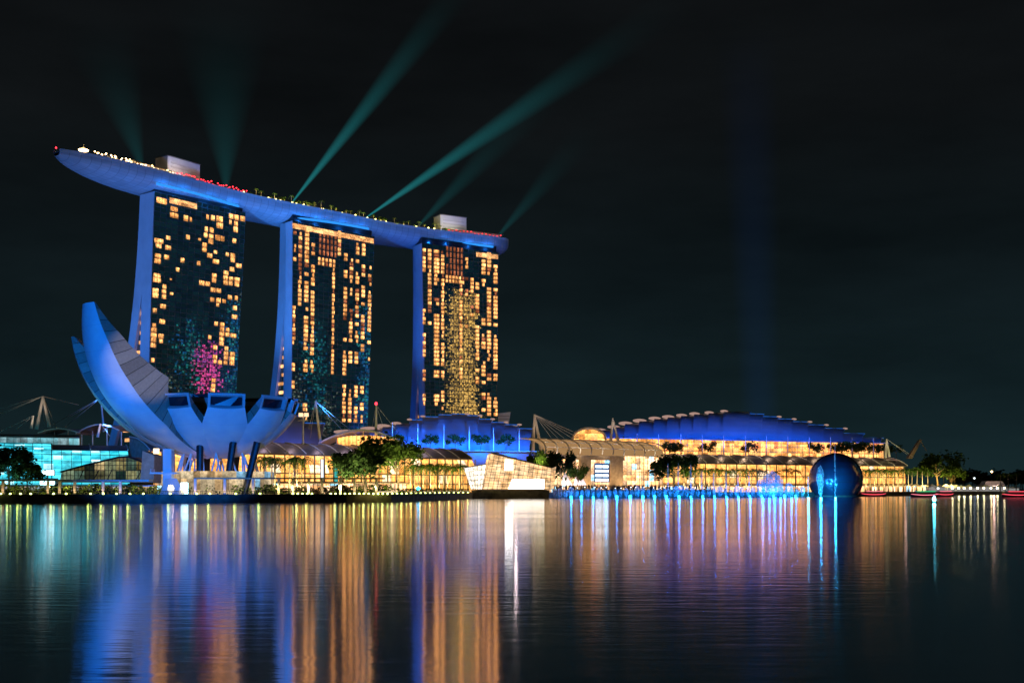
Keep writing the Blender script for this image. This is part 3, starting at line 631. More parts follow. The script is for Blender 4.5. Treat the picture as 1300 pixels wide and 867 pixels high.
def make_palm(seed, H, mat, name='palm_tree', fr=13, FL=3.0):
    rnd = random.Random(seed); t = thing(name, '', 'palm')
    bx = rnd.uniform(-.4, .4); m = MB(); m.tube([(0, 0, -.2), (bx * .3, 0, H * .4), (bx, 0, H)], [.24, .18, .14], 7); part('trunk', m, M['palmtrunk'], t, local=True)
    m = MB()
    for i in range(fr):
        a = i * 2.399 + rnd.uniform(-.2, .2); el = rnd.uniform(.1, 1.1); L_ = FL * rnd.uniform(.8, 1.1); pts = []
        for k in range(7):
            q = k / 6; r = L_ * (q * math.cos(el * .8) * (1 - .12 * q)); z = L_ * (q * math.sin(el) - .75 * q * q)
            pts.append(Vector((bx + r * math.cos(a), r * math.sin(a), H + z)))
        s = Vector((-math.sin(a), math.cos(a), 0))
        for k in range(6):
            p, q_ = pts[k], pts[k + 1]; wd = FL * .17 * math.sin(math.pi * (k + .9) / 7.2)
            for sg in (1, -1):
                for e in (0, .5):
                    b0 = p.lerp(q_, e); b1 = p.lerp(q_, e + .34); tip = b0.lerp(q_, .9) + s * sg * wd - Vector((0, 0, wd * rnd.uniform(.35, .8)))
                    m.face([b0, b1, tip])
    part('fronds', m, mat, t, local=True); return t
def make_shrub(seed, W_, H, mat):
    rnd = random.Random(seed); t = thing('shrub', '', 'shrub'); m = MB()
    for i in range(6): a = i * 1.05; m.tube([(0, 0, -.1), (W_ * .25 * math.cos(a), W_ * .2 * math.sin(a), H * .6)], [.05, .02], 4)
    part('stem', m, M['trunk'], t, local=True); m = MB()
    for i in range(170):
        x, y = rnd.gauss(0, .24) * W_, rnd.gauss(0, .2) * W_; z = H * (.08 + .9 * rnd.random() * max(.15, 1 - (x / W_) ** 2 * 2.6))
        p = Vector((x, y, z)); a = Vector((rnd.gauss(0, 1), rnd.gauss(0, 1), rnd.gauss(0, .8))).normalized(); b = a.cross(Vector((rnd.gauss(0, 1), rnd.gauss(0, 1), rnd.gauss(0, 1)))).normalized(); l = .32 * rnd.uniform(.6, 1.3)
        m.face([p - a * l, p + b * l * .55, p + a * l, p - b * l * .55])
    part('foliage', m, mat, t, local=True); return t
def make_post_lamp(name, h, r, mat, post=M['darkmetal'], cat='lamp', flat=False):
    t = thing(name, '', cat); m = MB(); m.lathe((0, 0, 0), [(.16, -.05), (.16, .12), (.06, .16), (.05, h)], 8); part('post', m, post, t, local=True)
    m = MB(); m.smooth = True
    m.lathe((0, 0, h), [(.02, -r * .9), (r * .7, -r * .6), (r, 0), (r * .7, r * .6), (.02, r * .9)] if not flat else [(r, 0), (r, r * .5), (r * .4, r * .9)], 10); part('lamp_head', m, mat, t, local=True); return t
# ------------------------------------------------------------------ things standing on the deck
rnd = random.Random(11)
wl = Row(make_post_lamp('deck_lamp', 2.9, .42, M['lampwarm'])); rl = Row(make_post_lamp('red_lantern', 3.4, .45, M['lampred'], cat='lantern'))
wg = 'warm lamps along the left end of the roof deck'
for i in range(58):
    px = 124 + i * 1.75 + rnd.uniform(-1, 1); w = -rnd.choice((15.5, 12, 9)); s = deck_s(px, w); w = max(w, -dwid(s) + 1.2)
    wl.put(deck(s, w), 0, rnd.uniform(.7, 1.25), 'small warm post lamp on the roof deck, left of the red lanterns', wg)
for i in range(34):
    px = 226 + i * 2.65 + rnd.uniform(-1, 1); w = -rnd.choice((16, 14)); s = deck_s(px, w)
    rl.put(deck(s, w), 0, rnd.uniform(.75, 1.2), 'red lantern on a post in the pool row right of the first lift house', 'red lanterns on the roof deck')
for i in range(15):
    px = 570 + i * 4.7; s = deck_s(px, -15); rl.put(deck(s, max(-15, -dwid(s) + 1)), 0, rnd.uniform(.7, 1.1), 'red lantern on a post before the pink terrace bar', 'red lanterns before the pink terrace')
s = 1.2; m = MB(); b = thing('tip_beacon', 'red warning beacon at the pointed left tip of the roof deck', 'beacon', deck(s, 0)); m.tube([deck(s, 0), deck(s, 0, 1.6)], .09, 6); part('post', m, M['darkmetal'], b)
m = MB(); m.lathe(deck(s, 0, 1.6), [(.3, 0), (.5, .4), (.35, .9), (.05, 1.1)], 10); part('lamp_head', m, M['lampred'], b)
s = DL - 1.5; b = thing('end_beacon', 'red warning beacon at the blunt right end of the roof deck', 'beacon', deck(s, -3)); m = MB(); m.tube([deck(s, -3), deck(s, -3, 2)], .09, 6); part('post', m, M['darkmetal'], b)
m = MB(); m.lathe(deck(s, -3, 2), [(.3, 0), (.55, .4), (.4, .9), (.05, 1.1)], 10); part('lamp_head', m, M['lampred'], b)
s = deck_s(106, 0); p = deck(s, 0); b = thing('ring_canopy', 'round white lit canopy with a thin mast standing near the tip of the roof deck', 'canopy', p)
m = MB(); m.tube([p, p + Vector((0, 0, 10))], [.2, .06], 6); part('mast', m, M['whitepaint'], b)
m = MB(); m.lathe(p, [(1.4, 5.0), (2.8, 5.4), (3.0, 5.9), (1.7, 6.4), (.3, 6.8)], 14); part('ring', m, M['lampwarm'], b)
for i in range(5):
    a = i * 1.2566; m = MB(); q = p + Vector((1.5 * math.cos(a), 1.5 * math.sin(a), 0)); m.tube([q, q + Vector((0, 0, 5.2))], .1, 5); part('post', m, M['whitepaint'], b)
umb = thing('parasol', '', 'parasol'); m = MB(); m.tube([(0, 0, 0), (0, 0, 2.9)], .06, 6); part('pole', m, M['whitepaint'], umb, local=True)
m = MB(); m.lathe((0, 0, 2.2), [(1.7, 0), (1.72, .08), (.9, .45), (.05, .8)], 8); part('canopy', m, M['white'], umb, local=True)
ur = Row(umb)
for i in range(14):
    px = 132 + i * 5.6; s = deck_s(px, -11); ur.put(deck(s, max(-11, -dwid(s) + 2)), i, uniform(.9, 1.15), 'small white parasol among the warm lamps on the left part of the roof deck', 'parasols on the roof deck')
dps = [Row(make_palm(30 + i, 6.0, M['palm'], 'roof_palm', 13, 2.7)) for i in range(2)]; dts = [Row(make_tree(60 + i, 6.6, 6.6, M['leaf'], 'roof_tree', .5, 420)) for i in range(2)]
for i in range(40):
    px = 318 + i * 6.3 + rnd.uniform(-2, 2); w = -rnd.choice((15, 12, 8)); s = deck_s(px, w)
    if i % 3: dps[i % 3 - 1].put(deck(s, w), rnd.random() * 6, rnd.uniform(.7, 1.25), 'small palm in the planted row on the roof deck between the lift houses', 'roof deck palms')
    else: dts[(i // 3) % 2].put(deck(s, w), rnd.random() * 6, rnd.uniform(.6, 1.0), 'small leafy tree in the planted row on the roof deck between the lift houses', 'roof deck trees')
    if i % 2: lamp('POINT', 'tree_uplight', deck(s, w - 3.2, 2.2), 2200, (1, .8, .25), radius=.3)
gl_ = Row(make_post_lamp('garden_lamp', 2.0, .5, glow('garden_lamp', (1, .78, .2), 10)))
for i in range(44):
    px = 312 + i * 5.6 + rnd.uniform(-3, 3); w = -16; s = deck_s(px, w); gl_.put(deck(s, w), 0, rnd.uniform(.6, 1.2), 'yellow garden lamp at the foot of the roof deck planting', 'garden lamps on the roof deck')
for px in (150, 185, 225, 270, 300):
    s = deck_s(px, -10); lamp('POINT', 'deck_light', deck(s, -10, 4), 700, (1, .6, .35), radius=.5)
lamp('POINT', 'deck_light', deck(deck_s(232, -14), -16, 9), 2600, (.8, .85, 1), radius=.5); lamp('POINT', 'deck_light', deck(deck_s(574, -14), -17, 9), 2600, (.9, .85, .9), radius=.5)
# ------------------------------------------------------------------ searchlights and their beams (beam light put in as emission of the air)
def beam(name, lab, base, tip, r0, r1, col, k, fall, par=None):
    base, tip = Vector(base), Vector(tip); L_ = (tip - base).length
    t = thing('searchlight', lab, 'searchlight', base); q = (tip - base).to_track_quat('Z', 'Y')
    m = MB(); m.lathe((0, 0, 0), [(.5, -.6), (.6, .1), (.35, .3)], 10); o = part('housing', m, M['darkmetal'], t, local=True)
    m = MB(); m.lathe((0, 0, .32), [(.5, 0), (.62, .25), (.3, .4)], 10); part('lens', m, M['lampcyan'], t, local=True)
    mt, nt, out = newmat('beam_air'); L = nt.links.new
    tc = N(nt, 'ShaderNodeTexCoord'); sp = N(nt, 'ShaderNodeSeparateXYZ'); L(tc.outputs['Object'], sp.inputs[0])
    z = N(nt, 'ShaderNodeMath', operation='DIVIDE'); L(sp.outputs['Z'], z.inputs[0]); z.inputs[1].default_value = L_
    iv = N(nt, 'ShaderNodeMath', operation='SUBTRACT', use_clamp=True); iv.inputs[0].default_value = 1; L(z.outputs[0], iv.inputs[1])
    pw = N(nt, 'ShaderNodeMath', operation='POWER'); L(iv.outputs[0], pw.inputs[0]); pw.inputs[1].default_value = fall
    rad = N(nt, 'ShaderNodeMapRange'); L(z.outputs[0], rad.inputs[0]); rad.inputs['To Min'].default_value = r0; rad.inputs['To Max'].default_value = r1
    x2 = N(nt, 'ShaderNodeMath', operation='MULTIPLY'); L(sp.outputs['X'], x2.inputs[0]); L(sp.outputs['X'], x2.inputs[1])
    y2 = N(nt, 'ShaderNodeMath', operation='MULTIPLY_ADD'); L(sp.outputs['Y'], y2.inputs[0]); L(sp.outputs['Y'], y2.inputs[1]); L(x2.outputs[0], y2.inputs[2])
    r2 = N(nt, 'ShaderNodeMath', operation='MULTIPLY'); L(rad.outputs[0], r2.inputs[0]); L(rad.outputs[0], r2.inputs[1])
    qd = N(nt, 'ShaderNodeMath', operation='DIVIDE'); L(y2.outputs[0], qd.inputs[0]); L(r2.outputs[0], qd.inputs[1])
    ed = N(nt, 'ShaderNodeMath', operation='SUBTRACT', use_clamp=True); ed.inputs[0].default_value = 1; L(qd.outputs[0], ed.inputs[1])
    a = N(nt, 'ShaderNodeMath', operation='MULTIPLY'); L(pw.outputs[0], a.inputs[0]); L(ed.outputs[0], a.inputs[1])
    b = N(nt, 'ShaderNodeMath', operation='DIVIDE'); L(a.outputs[0], b.inputs[0]); L(rad.outputs[0], b.inputs[1])
    c = N(nt, 'ShaderNodeMath', operation='MULTIPLY'); L(b.outputs[0], c.inputs[0]); c.inputs[1].default_value = k
    e = N(nt, 'ShaderNodeEmission'); e.inputs[0].default_value = (*col, 1); L(c.outputs[0], e.inputs[1]); L(e.outputs[0], out.inputs['Volume'])
    mt.cycles.emission_sampling = 'NONE'
    m = MB(); m.lathe((0, 0, .8), [(r0, 0), (r1, L_)], 20); o = part('light_beam', m, mt, t, local=True); o.rotation_euler = q.to_euler(); o['kind'] = 'stuff'
    return t
TEAL = (.03, .55, .60)
def sb(px, pty, w, ex, ey, r0, r1, k, fall, lab):
    s = deck_s(px, w); p = deck(s, w, 1.0); e = P(ex, ey, p.y - 20); beam('searchlight', lab, p, e, r0, r1, TEAL, k, fall)
sb(369, 257, -15, 650, -100, .5, 17, .25, 3.6, 'searchlight on the roof deck above the middle tower with a sharp teal beam')
sb(462, 275, -15, 930, -45, .5, 20, .25, 3.6, 'searchlight on the roof deck right of the middle tower with the longest teal beam')
sb(182, 200, -6, 110, -10, .9, 34, .030, 2.6, 'searchlight left of the first lift house with a broad faint beam leaning left')
sb(287, 232, -8, 279, -60, .9, 52, .034, 2.6, 'searchlight right of the first lift house with a broad faint upright beam')
sb(528, 283, -14, 770, 40, .7, 26, .040, 3, 'searchlight left of the second lift house with a faint teal beam')
sb(628, 296, -8, 780, 130, .7, 20, .040, 3, 'searchlight at the right end of the roof deck with a faint teal beam')
# ================================================================== MUSEUM SHAPED LIKE AN OPEN LOTUS
MC = Vector((PX(277, 370), 370.0, 0))
mus = thing('petal_museum', 'white lotus shaped museum of curved petals lit blue, standing on dark pillars by the water', 'museum', MC)
M['petalside'] = (lambda: (lambda m: m)(pbr('petal_side_cladding', (.30, .27, .21), .65, 0, .15, .3)))()
def side_mat():
    m, t, o = newmat('banded_side_cladding'); L = t.links.new
    tc = N(t, 'ShaderNodeTexCoord'); sp = N(t, 'ShaderNodeSeparateXYZ'); L(tc.outputs['UV'], sp.inputs[0])
    d = N(t, 'ShaderNodeMath', operation='DIVIDE'); L(sp.outputs['Y'], d.inputs[0]); d.inputs[1].default_value = 3.6
    fr = N(t, 'ShaderNodeMath', operation='FRACT'); L(d.outputs[0], fr.inputs[0])
    fl = N(t, 'ShaderNodeMath', operation='FLOOR'); L(d.outputs[0], fl.inputs[0]); wn_ = N(t, 'ShaderNodeTexWhiteNoise', noise_dimensions='1D'); L(fl.outputs[0], wn_.inputs['W'])
    l1 = N(t, 'ShaderNodeMath', operation='LESS_THAN'); L(fr.outputs[0], l1.inputs[0]); l1.inputs[1].default_value = .07
    nz = N(t, 'ShaderNodeTexNoise'); nz.inputs['Scale'].default_value = 1.2; nz.inputs['Detail'].default_value = 6; L(tc.outputs['UV'], nz.inputs['Vector'])
    av = N(t, 'ShaderNodeMath', operation='ADD'); L(wn_.outputs['Value'], av.inputs[0]); L(nz.outputs[0], av.inputs[1])
    rp = ramp(t, [(.3, (.20, .18, .14)), (.8, (.36, .33, .26))]); dv = N(t, 'ShaderNodeMath', operation='MULTIPLY'); L(av.outputs[0], dv.inputs[0]); dv.inputs[1].default_value = .55; L(dv.outputs[0], rp.inputs[0])
    mx = N(t, 'ShaderNodeMix', data_type='RGBA'); L(l1.outputs[0], mx.inputs['Factor']); L(rp.outputs[0], mx.inputs['A']); mx.inputs['B'].default_value = (.07, .065, .05, 1)
    b = N(t, 'ShaderNodeBsdfPrincipled'); b.inputs['Roughness'].default_value = .6; L(mx.outputs['Result'], b.inputs['Base Color']); L(b.outputs[0], o.inputs[0]); return m
M['petalside'] = side_mat()
M['void'] = pbr('dark_skylight', (.012, .016, .025), .25, 0, .2, .3)
def skin_mat():
    m, t, o = newmat('white_petal_skin'); L = t.links.new
    tc = N(t, 'ShaderNodeTexCoord'); sp = N(t, 'ShaderNodeSeparateXYZ'); L(tc.outputs['UV'], sp.inputs[0])
    d = N(t, 'ShaderNodeMath', operation='DIVIDE'); L(sp.outputs['Y'], d.inputs[0]); d.inputs[1].default_value = 7.5
    fr = N(t, 'ShaderNodeMath', operation='FRACT'); L(d.outputs[0], fr.inputs[0]); l1 = N(t, 'ShaderNodeMath', operation='LESS_THAN'); L(fr.outputs[0], l1.inputs[0]); l1.inputs[1].default_value = .008
    nz = N(t, 'ShaderNodeTexNoise'); nz.inputs['Scale'].default_value = .25; nz.inputs['Detail'].default_value = 7; L(tc.outputs['UV'], nz.inputs['Vector'])
    rp = ramp(t, [(.3, (.62, .66, .71)), (.7, (.78, .79, .80))]); L(nz.outputs[0], rp.inputs[0])
    mx = N(t, 'ShaderNodeMix', data_type='RGBA'); L(l1.outputs[0], mx.inputs['Factor']); L(rp.outputs[0], mx.inputs['A']); mx.inputs['B'].default_value = (.5, .5, .52, 1)
    b = N(t, 'ShaderNodeBsdfPrincipled'); b.inputs['Roughness'].default_value = .38; L(mx.outputs['Result'], b.inputs['Base Color']); L(b.outputs[0], o.inputs[0]); return m
M['skin'] = skin_mat()
def petal(az, Rb, zc, a0, a1, width, thick, wl_, lab=None, cut=None, inner=.8):
    """az: degrees from straight towards the camera, positive = right. Outer profile: circle radius Rb centred (0,zc), angles a0..a1 from straight down.
    width(q), thick(q): q 0..1 along the profile"""
    a = R(az); rd = Vector((math.sin(a), -math.cos(a), 0)); sd = Vector((math.cos(a), math.sin(a), 0))
    n = 26; outer = []; left = []; right = []; top = []; uo = []; ul = []; lw = MC.z
    L_ = Rb * R(a1 - a0)
    for i in range(n + 1):
        q = i / n; th = R(lerp(a0, a1, q)); rr = Rb * math.sin(th); z = zc - Rb * math.cos(th)
        nrm = -(rd * math.sin(th) - Vector((0, 0, math.cos(th)))); c = MC + rd * rr + Vector((0, 0, z))      # towards the centre of curvature
        w = width(q, rr); t_ = thick(q); row = []; v = q * L_
        for j in range(9):
            e = -1 + j / 4.0; row.append(c + sd * (w / 2 * e) + nrm * (.10 * w * e * e))      # gently rounded belly
        outer.append(row); uo.append([(j * w / 8, v) for j in range(9)])
        il = c + nrm * (t_ + .10 * w) - sd * (w / 2 * inner); ir = c + nrm * (t_ + .10 * w) + sd * (w / 2 * inner)
        left.append([row[0], il]); right.append([row[8], ir]); top.append([il, ir]); ul.append([(0, v), (t_, v)])
    m = MB(); m.smooth = True; m.grid(outer, uo)
    p = part('petal', m, M['skin'], mus, lab)
    m = MB(); m.grid(left, ul); part('side_wall', m, M['petalside'], p)
    m = MB(); m.grid(right, ul); part('side_wall', m, M['petalside'], p)
    m = MB(); m.grid(top, ul); part('top_face', m, M['petalside'], p)
    # end: framed skylight facing outwards
    o = outer[-1]; il, ir = top[-1]; dn = ((outer[-1][4] - outer[-2][4])).normalized()
    if cut:
        th = R(a1); nrm = -(rd * math.sin(th) - Vector((0, 0, math.cos(th)))); tl = o[0] + dn * cut + nrm * .9; tr = o[8] + dn * cut + nrm * .9
        m = MB(); m.face([tl, tr, ir, il]); m.face([o[0], tl, il]); m.face([o[8], ir, tr]); part('skylight_hood', m, M['skin'], p); il, ir = tl, tr; dn = -nrm
    loop = o + [ir, il]; cen = sum((Vector(x) for x in loop), Vector()) / len(loop)
    m = MB(); inn = [cen + (Vector(x) - cen) * .86 for x in loop]; back = [x - dn * 1.5 for x in inn]
    k = len(loop)
    for i in range(k):
        j = (i + 1) % k; m.face([loop[i], loop[j], inn[j], inn[i]]); m.face([inn[i], inn[j], back[j], back[i]])
    part('skylight_frame', m, M['skin'], p); m = MB(); m.face(back); part('skylight', m, M['void'], p)
    return p
def wshort(q, r): return max(1.0, min(2 * max(r, .1) * math.tan(R(18.3)), lerp(16.2, 11.0, max(0, (q - .55) / .45))))
def tshort(q): return lerp(6.0, 3.4, q)
R0, Z0 = 29.0, 42.6
for az, a1, lab in ((-17, 71, 'short petal with a dark skylight end, facing the water, left of the middle one'), (20, 71, 'middle short petal facing the water'), (57, 71, 'short petal turned to the right side of the bowl'),
                    (93, 70, None), (130, 74, None), (167, 76, None), (203, 79, None)):
    petal(az, R0, Z0, 4, a1 - 11, wshort, tshort, 0, lab, 4.2)
# the tall crescent petal and the darker one behind it
def pw_(q, tab):
    for (a, x), (b, y) in zip(tab, tab[1:]):
        if q <= b: return lerp(x, y, (q - a) / (b - a))
    return tab[-1][1]
def wlong(q, r): return min(2 * max(r, .1) * math.tan(R(21)), pw_(q, [(0, 19.5), (.45, 19.8), (.62, 18.8), (.82, 14.6), (1, 7.0)]))
def tlong(q): return pw_(q, [(0, 1.5), (.28, 2.5), (.40, 7), (.5, 12.4), (.67, 9.2), (.84, 5.6), (1, .8)])
petal(-42, 45.0, 58.4, 5, 90, wlong, tlong, 0, 'tallest crescent petal with a banded grey side, curling upright at the left')
petal(-84, 46.0, 59.0, 6, 81, wlong, tlong, 0, 'darker long petal behind the tallest crescent petal')
petal(-122, 36.0, 49.5, 6, 78, wlong, lambda q: tlong(q) * .7, 0)
m = MB(); m.smooth = True; m.lathe((MC.x, MC.y, 0), [(1, 14.4), (7, 15.4), (12, 18), (16, 21.5), (19, 26), (18.6, 26.2), (15, 22.6), (11, 19), (1, 15.6)], 40); part('bowl', m, M['skin'], mus)
# pillars under the bowl
for px, lean in ((253, .0), (292, 1.3), (299, 1.0), (320, 2.4), (213, -.4), (262, .8), (236, -.5)):
    Yp = 356 if px in (253, 292, 320) else 376
    b = P(px, 0, Yp); m = MB(); m.tube([(b.x - lean, Yp, QZ), (b.x + lean * .6, Yp + .8, 18.5)], [.95, 1.1], 10); part('pillar', m, M['darkmetal'], mus)
# ring of crossing props (lattice) and the glazed hall under the bowl
for i in range(16):
    a = i * math.pi / 8; b0 = Vector((MC.x + 15 * math.cos(a), MC.y + 15 * math.sin(a), QZ))
    for s_ in (-1, 1):
        a2 = a + s_ * .2; t_ = Vector((MC.x + 11 * math.cos(a2), MC.y + 11 * math.sin(a2), 15.3)); m = MB(); m.tube([b0, t_], .28, 6); part('prop', m, M['whitepaint'], mus)
hall = MB(); ang = [i * math.pi / 20 for i in range(41)]
hall.grid([[(MC.x + 17.5 * math.cos(a), MC.y + 17.5 * math.sin(a), z) for a in ang] for z in (QZ, 9.5)], [[(17.5 * a, z) for a in ang] for z in (QZ, 9.5)])
part('lit_hall', hall, rooms('museum_hall', (1, .62, .28), (1, .8, .5), .85, 2.2, 3.6, .35, 1.2, .6, (.35, .7, 1.0), .12), mus)
a_ = P(234, 613, 352); m = MB(); m.box((a_.x, 352, QZ + 2.0), (2.2, .3, 3.4)); part('entrance_panel', m, glow('entrance_white', (.45, .85, 1), 7), mus)
# entrance lift and stair at the left
b = P(214, 0, 352); lt = thing('lift_shaft', 'slim pinkish white lift shaft and landing under the left side of the petals', 'lift', (b.x, 352, QZ))
m = MB(); m.box((b.x, 352, QZ + 7), (2.6, 3, 14)); part('shaft', m, M['white'], lt)
m = MB(); m.box((b.x - 1.0, 351.5, QZ + 6.6), (8, 4, .5)); m.box((b.x - 4.7, 351.5, QZ + 7.3), (.2, 4, 1.1)); part('landing', m, M['white'], lt)
m = MB(); m.slab([(b.x - 2, 350, QZ), (b.x + 5.5, 350, QZ), (b.x + 3, 350, QZ + 5.0), (b.x - .5, 350, QZ + 5.0)], (0, .5, 0)); part('stair_wall', m, M['concrete'], lt)
m = MB(); m.box((b.x - 3.2, 350.2, QZ + 13.3), (1.6, .8, 1.6)); part('lamp', m, glow('landing_lamp', (1, .75, .45), 2.5), lt)
lamp('POINT', 'stair_light', (b.x + 3, 346.5, QZ + 4), 60, (1, .6, .7), radius=.1)
# ================================================================== WATERFRONT BUILDINGS
class Front:
    """a straight building front; positions along it in metres"""
    def __init__(s, pxa, Ya, pxb, Yb):
        s.a = Vector((PX(pxa, Ya), Ya, 0)); s.b = Vector((PX(pxb, Yb), Yb, 0)); s.d = (s.b - s.a).normalized(); s.L = (s.b - s.a).length; s.n = Vector((-s.d.y, s.d.x, 0))
        s.rz = math.atan2(s.d.y, s.d.x)
    def u(s, px):
        k = (px - CX) / F; return (k * s.a.y - s.a.x) / (s.d.x - k * s.d.y)
    def p(s, u, d, z): q = s.a + s.d * u + s.n * d; return Vector((q.x, q.y, z))
    def zof(s, px, py, d=0):
        q = s.p(s.u(px), d, 0); return CH + (HY - py) * q.y / F
def sweep(fr, u0, u1, prof, n=1, th=0.0):
    """sheet following a (depth, height) profile along the front; th gives it thickness"""
    m = MB(); us = [lerp(u0, u1, i / n) for i in range(n + 1)]
    cum_ = [0]
    for a, b in zip(prof, prof[1:]): cum_.append(cum_[-1] + math.dist(a, b))
    if th:
        pr = prof + [(d, z - th) for d, z in prof[::-1]]
        rows = [[fr.p(u, d, z) for d, z in pr] for u in us]; m.grid(rows, close=True); m.face(rows[0][::-1]); m.face(rows[-1])
    else: m.grid([[fr.p(u, d, z) for d, z in prof] for u in us], [[(u, c) for c in cum_] for u in us])
    return m
def bars(fr, u0, u1, prof, du, r=.12, hr=None, cross=True):
    """one glazing grid: ribs along the profile every du and rails along the front"""
    m = MB(); n = max(1, round((u1 - u0) / du))
    for i in range(n + 1):
        u = lerp(u0, u1, i / n); m.tube([fr.p(u, d, z) for d, z in prof], r, 4)
    if cross:
        for d, z in prof: m.tube([fr.p(u0, d, z), fr.p(u1, d, z)], hr or r, 4)
    return m
def barrel(d0, z0, d1, z1, n=7, k=1.0):
    """quarter-round rise from (d0,z0) to (d1,z1)"""
    return [(d0 + (d1 - d0) * (1 - math.cos(i / n * math.pi / 2)), z0 + (z1 - z0) * math.sin(i / n * math.pi / 2)) for i in range(n + 1)]
def bow(d0, d1, z0, z1, rise, n=7):
    return [(lerp(d0, d1, i / n), lerp(z0, z1, i / n) + rise * math.sin(math.pi * i / n)) for i in range(n + 1)]
GOLD = rooms('gold_mall', (1.0, .37, .07), (1.0, .47, .13), 3.2, 5.2, 4.2, .5, 1.1, .35, (1, .70, .42), .10)
GOLDHI = rooms('gold_terrace', (1.0, .37, .08), (1.0, .50, .16), 3.0, 3.4, 2.9, .3, 1.25, .7, (1, .28, .09), .12)
SHOP = rooms('shop_fronts', (1.0, .46, .16), (1.0, .66, .38), 3.0, 3.3, 3.0, .3, 1.4, .7, (.35, .75, 1.0), .10)
TEALG = rooms('teal_hall', (.012, .31, .40), (.07, .54, .66), 3.0, 3.4, 2.4, .62, 1.12, .12, (.45, .9, 1.0), .12)
DIMG = rooms('conservatory_inside', (.75, .55, .16), (.10, .42, .38), .50, 3.6, 3.4, .12, 1.3, .4, (1, .75, .35), .2)
def hall(name, lab, cat, fr, pxs, facade, roof, glowm, du, roofmat, ribs=None, th=.6, group=None, floors=(), barr=.075, barmat=None, cols=0):
    u0, u1 = fr.u(pxs[0]), fr.u(pxs[1]); o = fr.p((u0 + u1) / 2, 8, QZ); b = thing(name, lab, cat, o, group)
    fin = [(d + .5, z) for d, z in facade]
    part('lit_interior', sweep(fr, u0, u1, fin), glowm, b)
    gl = part('glazing_bars', bars(fr, u0, u1, facade, du, barr), barmat or M['stone'], b)
    for z, dd in floors: 
        m = MB(); m.slab([fr.p(u0, dd - .5, z), fr.p(u1, dd - .5, z), fr.p(u1, dd - .5, z + .55), fr.p(u0, dd - .5, z + .55)], fr.n * 1.0); part('floor_edge', m, M['stone'], b)
    if roof: part('roof', sweep(fr, u0, u1, roof, 1, th), roofmat, b)
    if ribs:
        n = max(1, round((u1 - u0) / ribs))
        for i in range(n + 1):
            u = lerp(u0, u1, i / n); m = MB(); m.tube([fr.p(u, d, z + .28) for d, z in roof], .26, 5); part('roof_rib', m, M['whitepaint'], b)
    for i in range(cols):
        u = lerp(u0, u1, (i + .5) / cols); m = MB(); m.tube([fr.p(u, facade[0][0] - 1.2, QZ), fr.p(u, facade[0][0] - 1.2, facade[-1][1] - .3)], .35, 7); part('column', m, M['stone'], b)
    # solid end walls
    sec = [(facade[0][0] + .6, QZ)] + [(d + .6, z) for d, z in facade[1:]] + ([(d, z - th) for d, z in roof[1:]] if roof else []) 
    if roof: sec.append((roof[-1][0], QZ))
    else: sec.append((facade[-1][0] + 10, QZ))
    for u, s_ in ((u0, 1), (u1, -1)):
        m = MB(); m.slab([fr.p(u + s_ * .05, d, z) for d, z in sec], fr.d * s_ * .5); part('end_wall', m, M['stone'], b)
    return b
# --- teal lit halls, far left
FL = Front(-60, 418, 172, 442)
fac = [(0, QZ), (.3, 6), (1.6, 10.5), (4, 14.4), (7.5, 17.2), (11, 19)]
hall('glass_hall', 'teal lit hall with a curved glazed front and dark roof, left of the petals', 'hall', FL, (66, 165), fac, bow(11, 24, 19, 21.4, .7), TEALG, 3.4, M['roofgrey'], 12, barr=.10, barmat=M['darkmetal'])
hall('glazed_vault', 'fully glazed teal vault at the left edge, without a metal roof', 'hall', FL, (-60, 65.5), fac + [(15, 20.4), (20, 21.6), (25, 22)], None, TEALG, 3.4, M['roofgrey'], barr=.10, barmat=M['darkmetal'])
FL2 = Front(-60, 470, 140, 490)
hall('upper_hall', 'pale blue lit upper hall at the left edge, behind and above the teal hall', 'hall', FL2, (-60, 101), [(0, 15), (0, 19), (0, 22.5), (0, 25.6)], bow(-4, 20, 25.8, 26.2, 1.0), rooms('upper_hall_inside', (.18, .50, .58), (.5, .78, .85), 1.1, 4, 3.6, .35, 1.2, .3), 2.6, M['roofgrey'])
def canopy_arch(lab, px0, px1, y0, ypk, y1, Yd, dep, mat=M['roofgrey'], th=.5, name='arched_canopy'):
    b = thing(name, lab, 'canopy', P((px0 + px1) / 2, y0, Yd)); m = MB(); fr_ = []; bk = []
    for i in range(13):
        t = i / 12; px = lerp(px0, px1, t); y = lerp(y0, y1, t) + (ypk - (y0 + y1) / 2) * math.sin(math.pi * t); p = P(px, y, Yd); fr_.append(p)
    rows = [[p, p + Vector((0, dep, .6)), p + Vector((0, dep, .6 - th)), p - Vector((0, 0, th))] for p in fr_]
    m.grid(rows, close=True); m.face(rows[0]); m.face(rows[-1]); part('roof', m, mat, b)
    m = MB(); m.tube([p + Vector((0, -.15, -.1)) for p in fr_], .28, 5); part('edge_beam', m, M['whitepaint'], b)
    for i in (2, 6, 10): m = MB(); q = fr_[i] + Vector((0, dep * .5, -.3)); m.tube([q, (q.x, q.y, 17)], .25, 6); part('post', m, M['whitepaint'], b)
    return b
canopy_arch('thin arched canopy at the left edge above the pale blue hall', 48, 101, 549, 543.5, 549, 474, 20)
canopy_arch('teal arched canopy right of the pale blue hall beside a short leaning mast', 96, 152, 550, 538.5, 546, 478, 22)
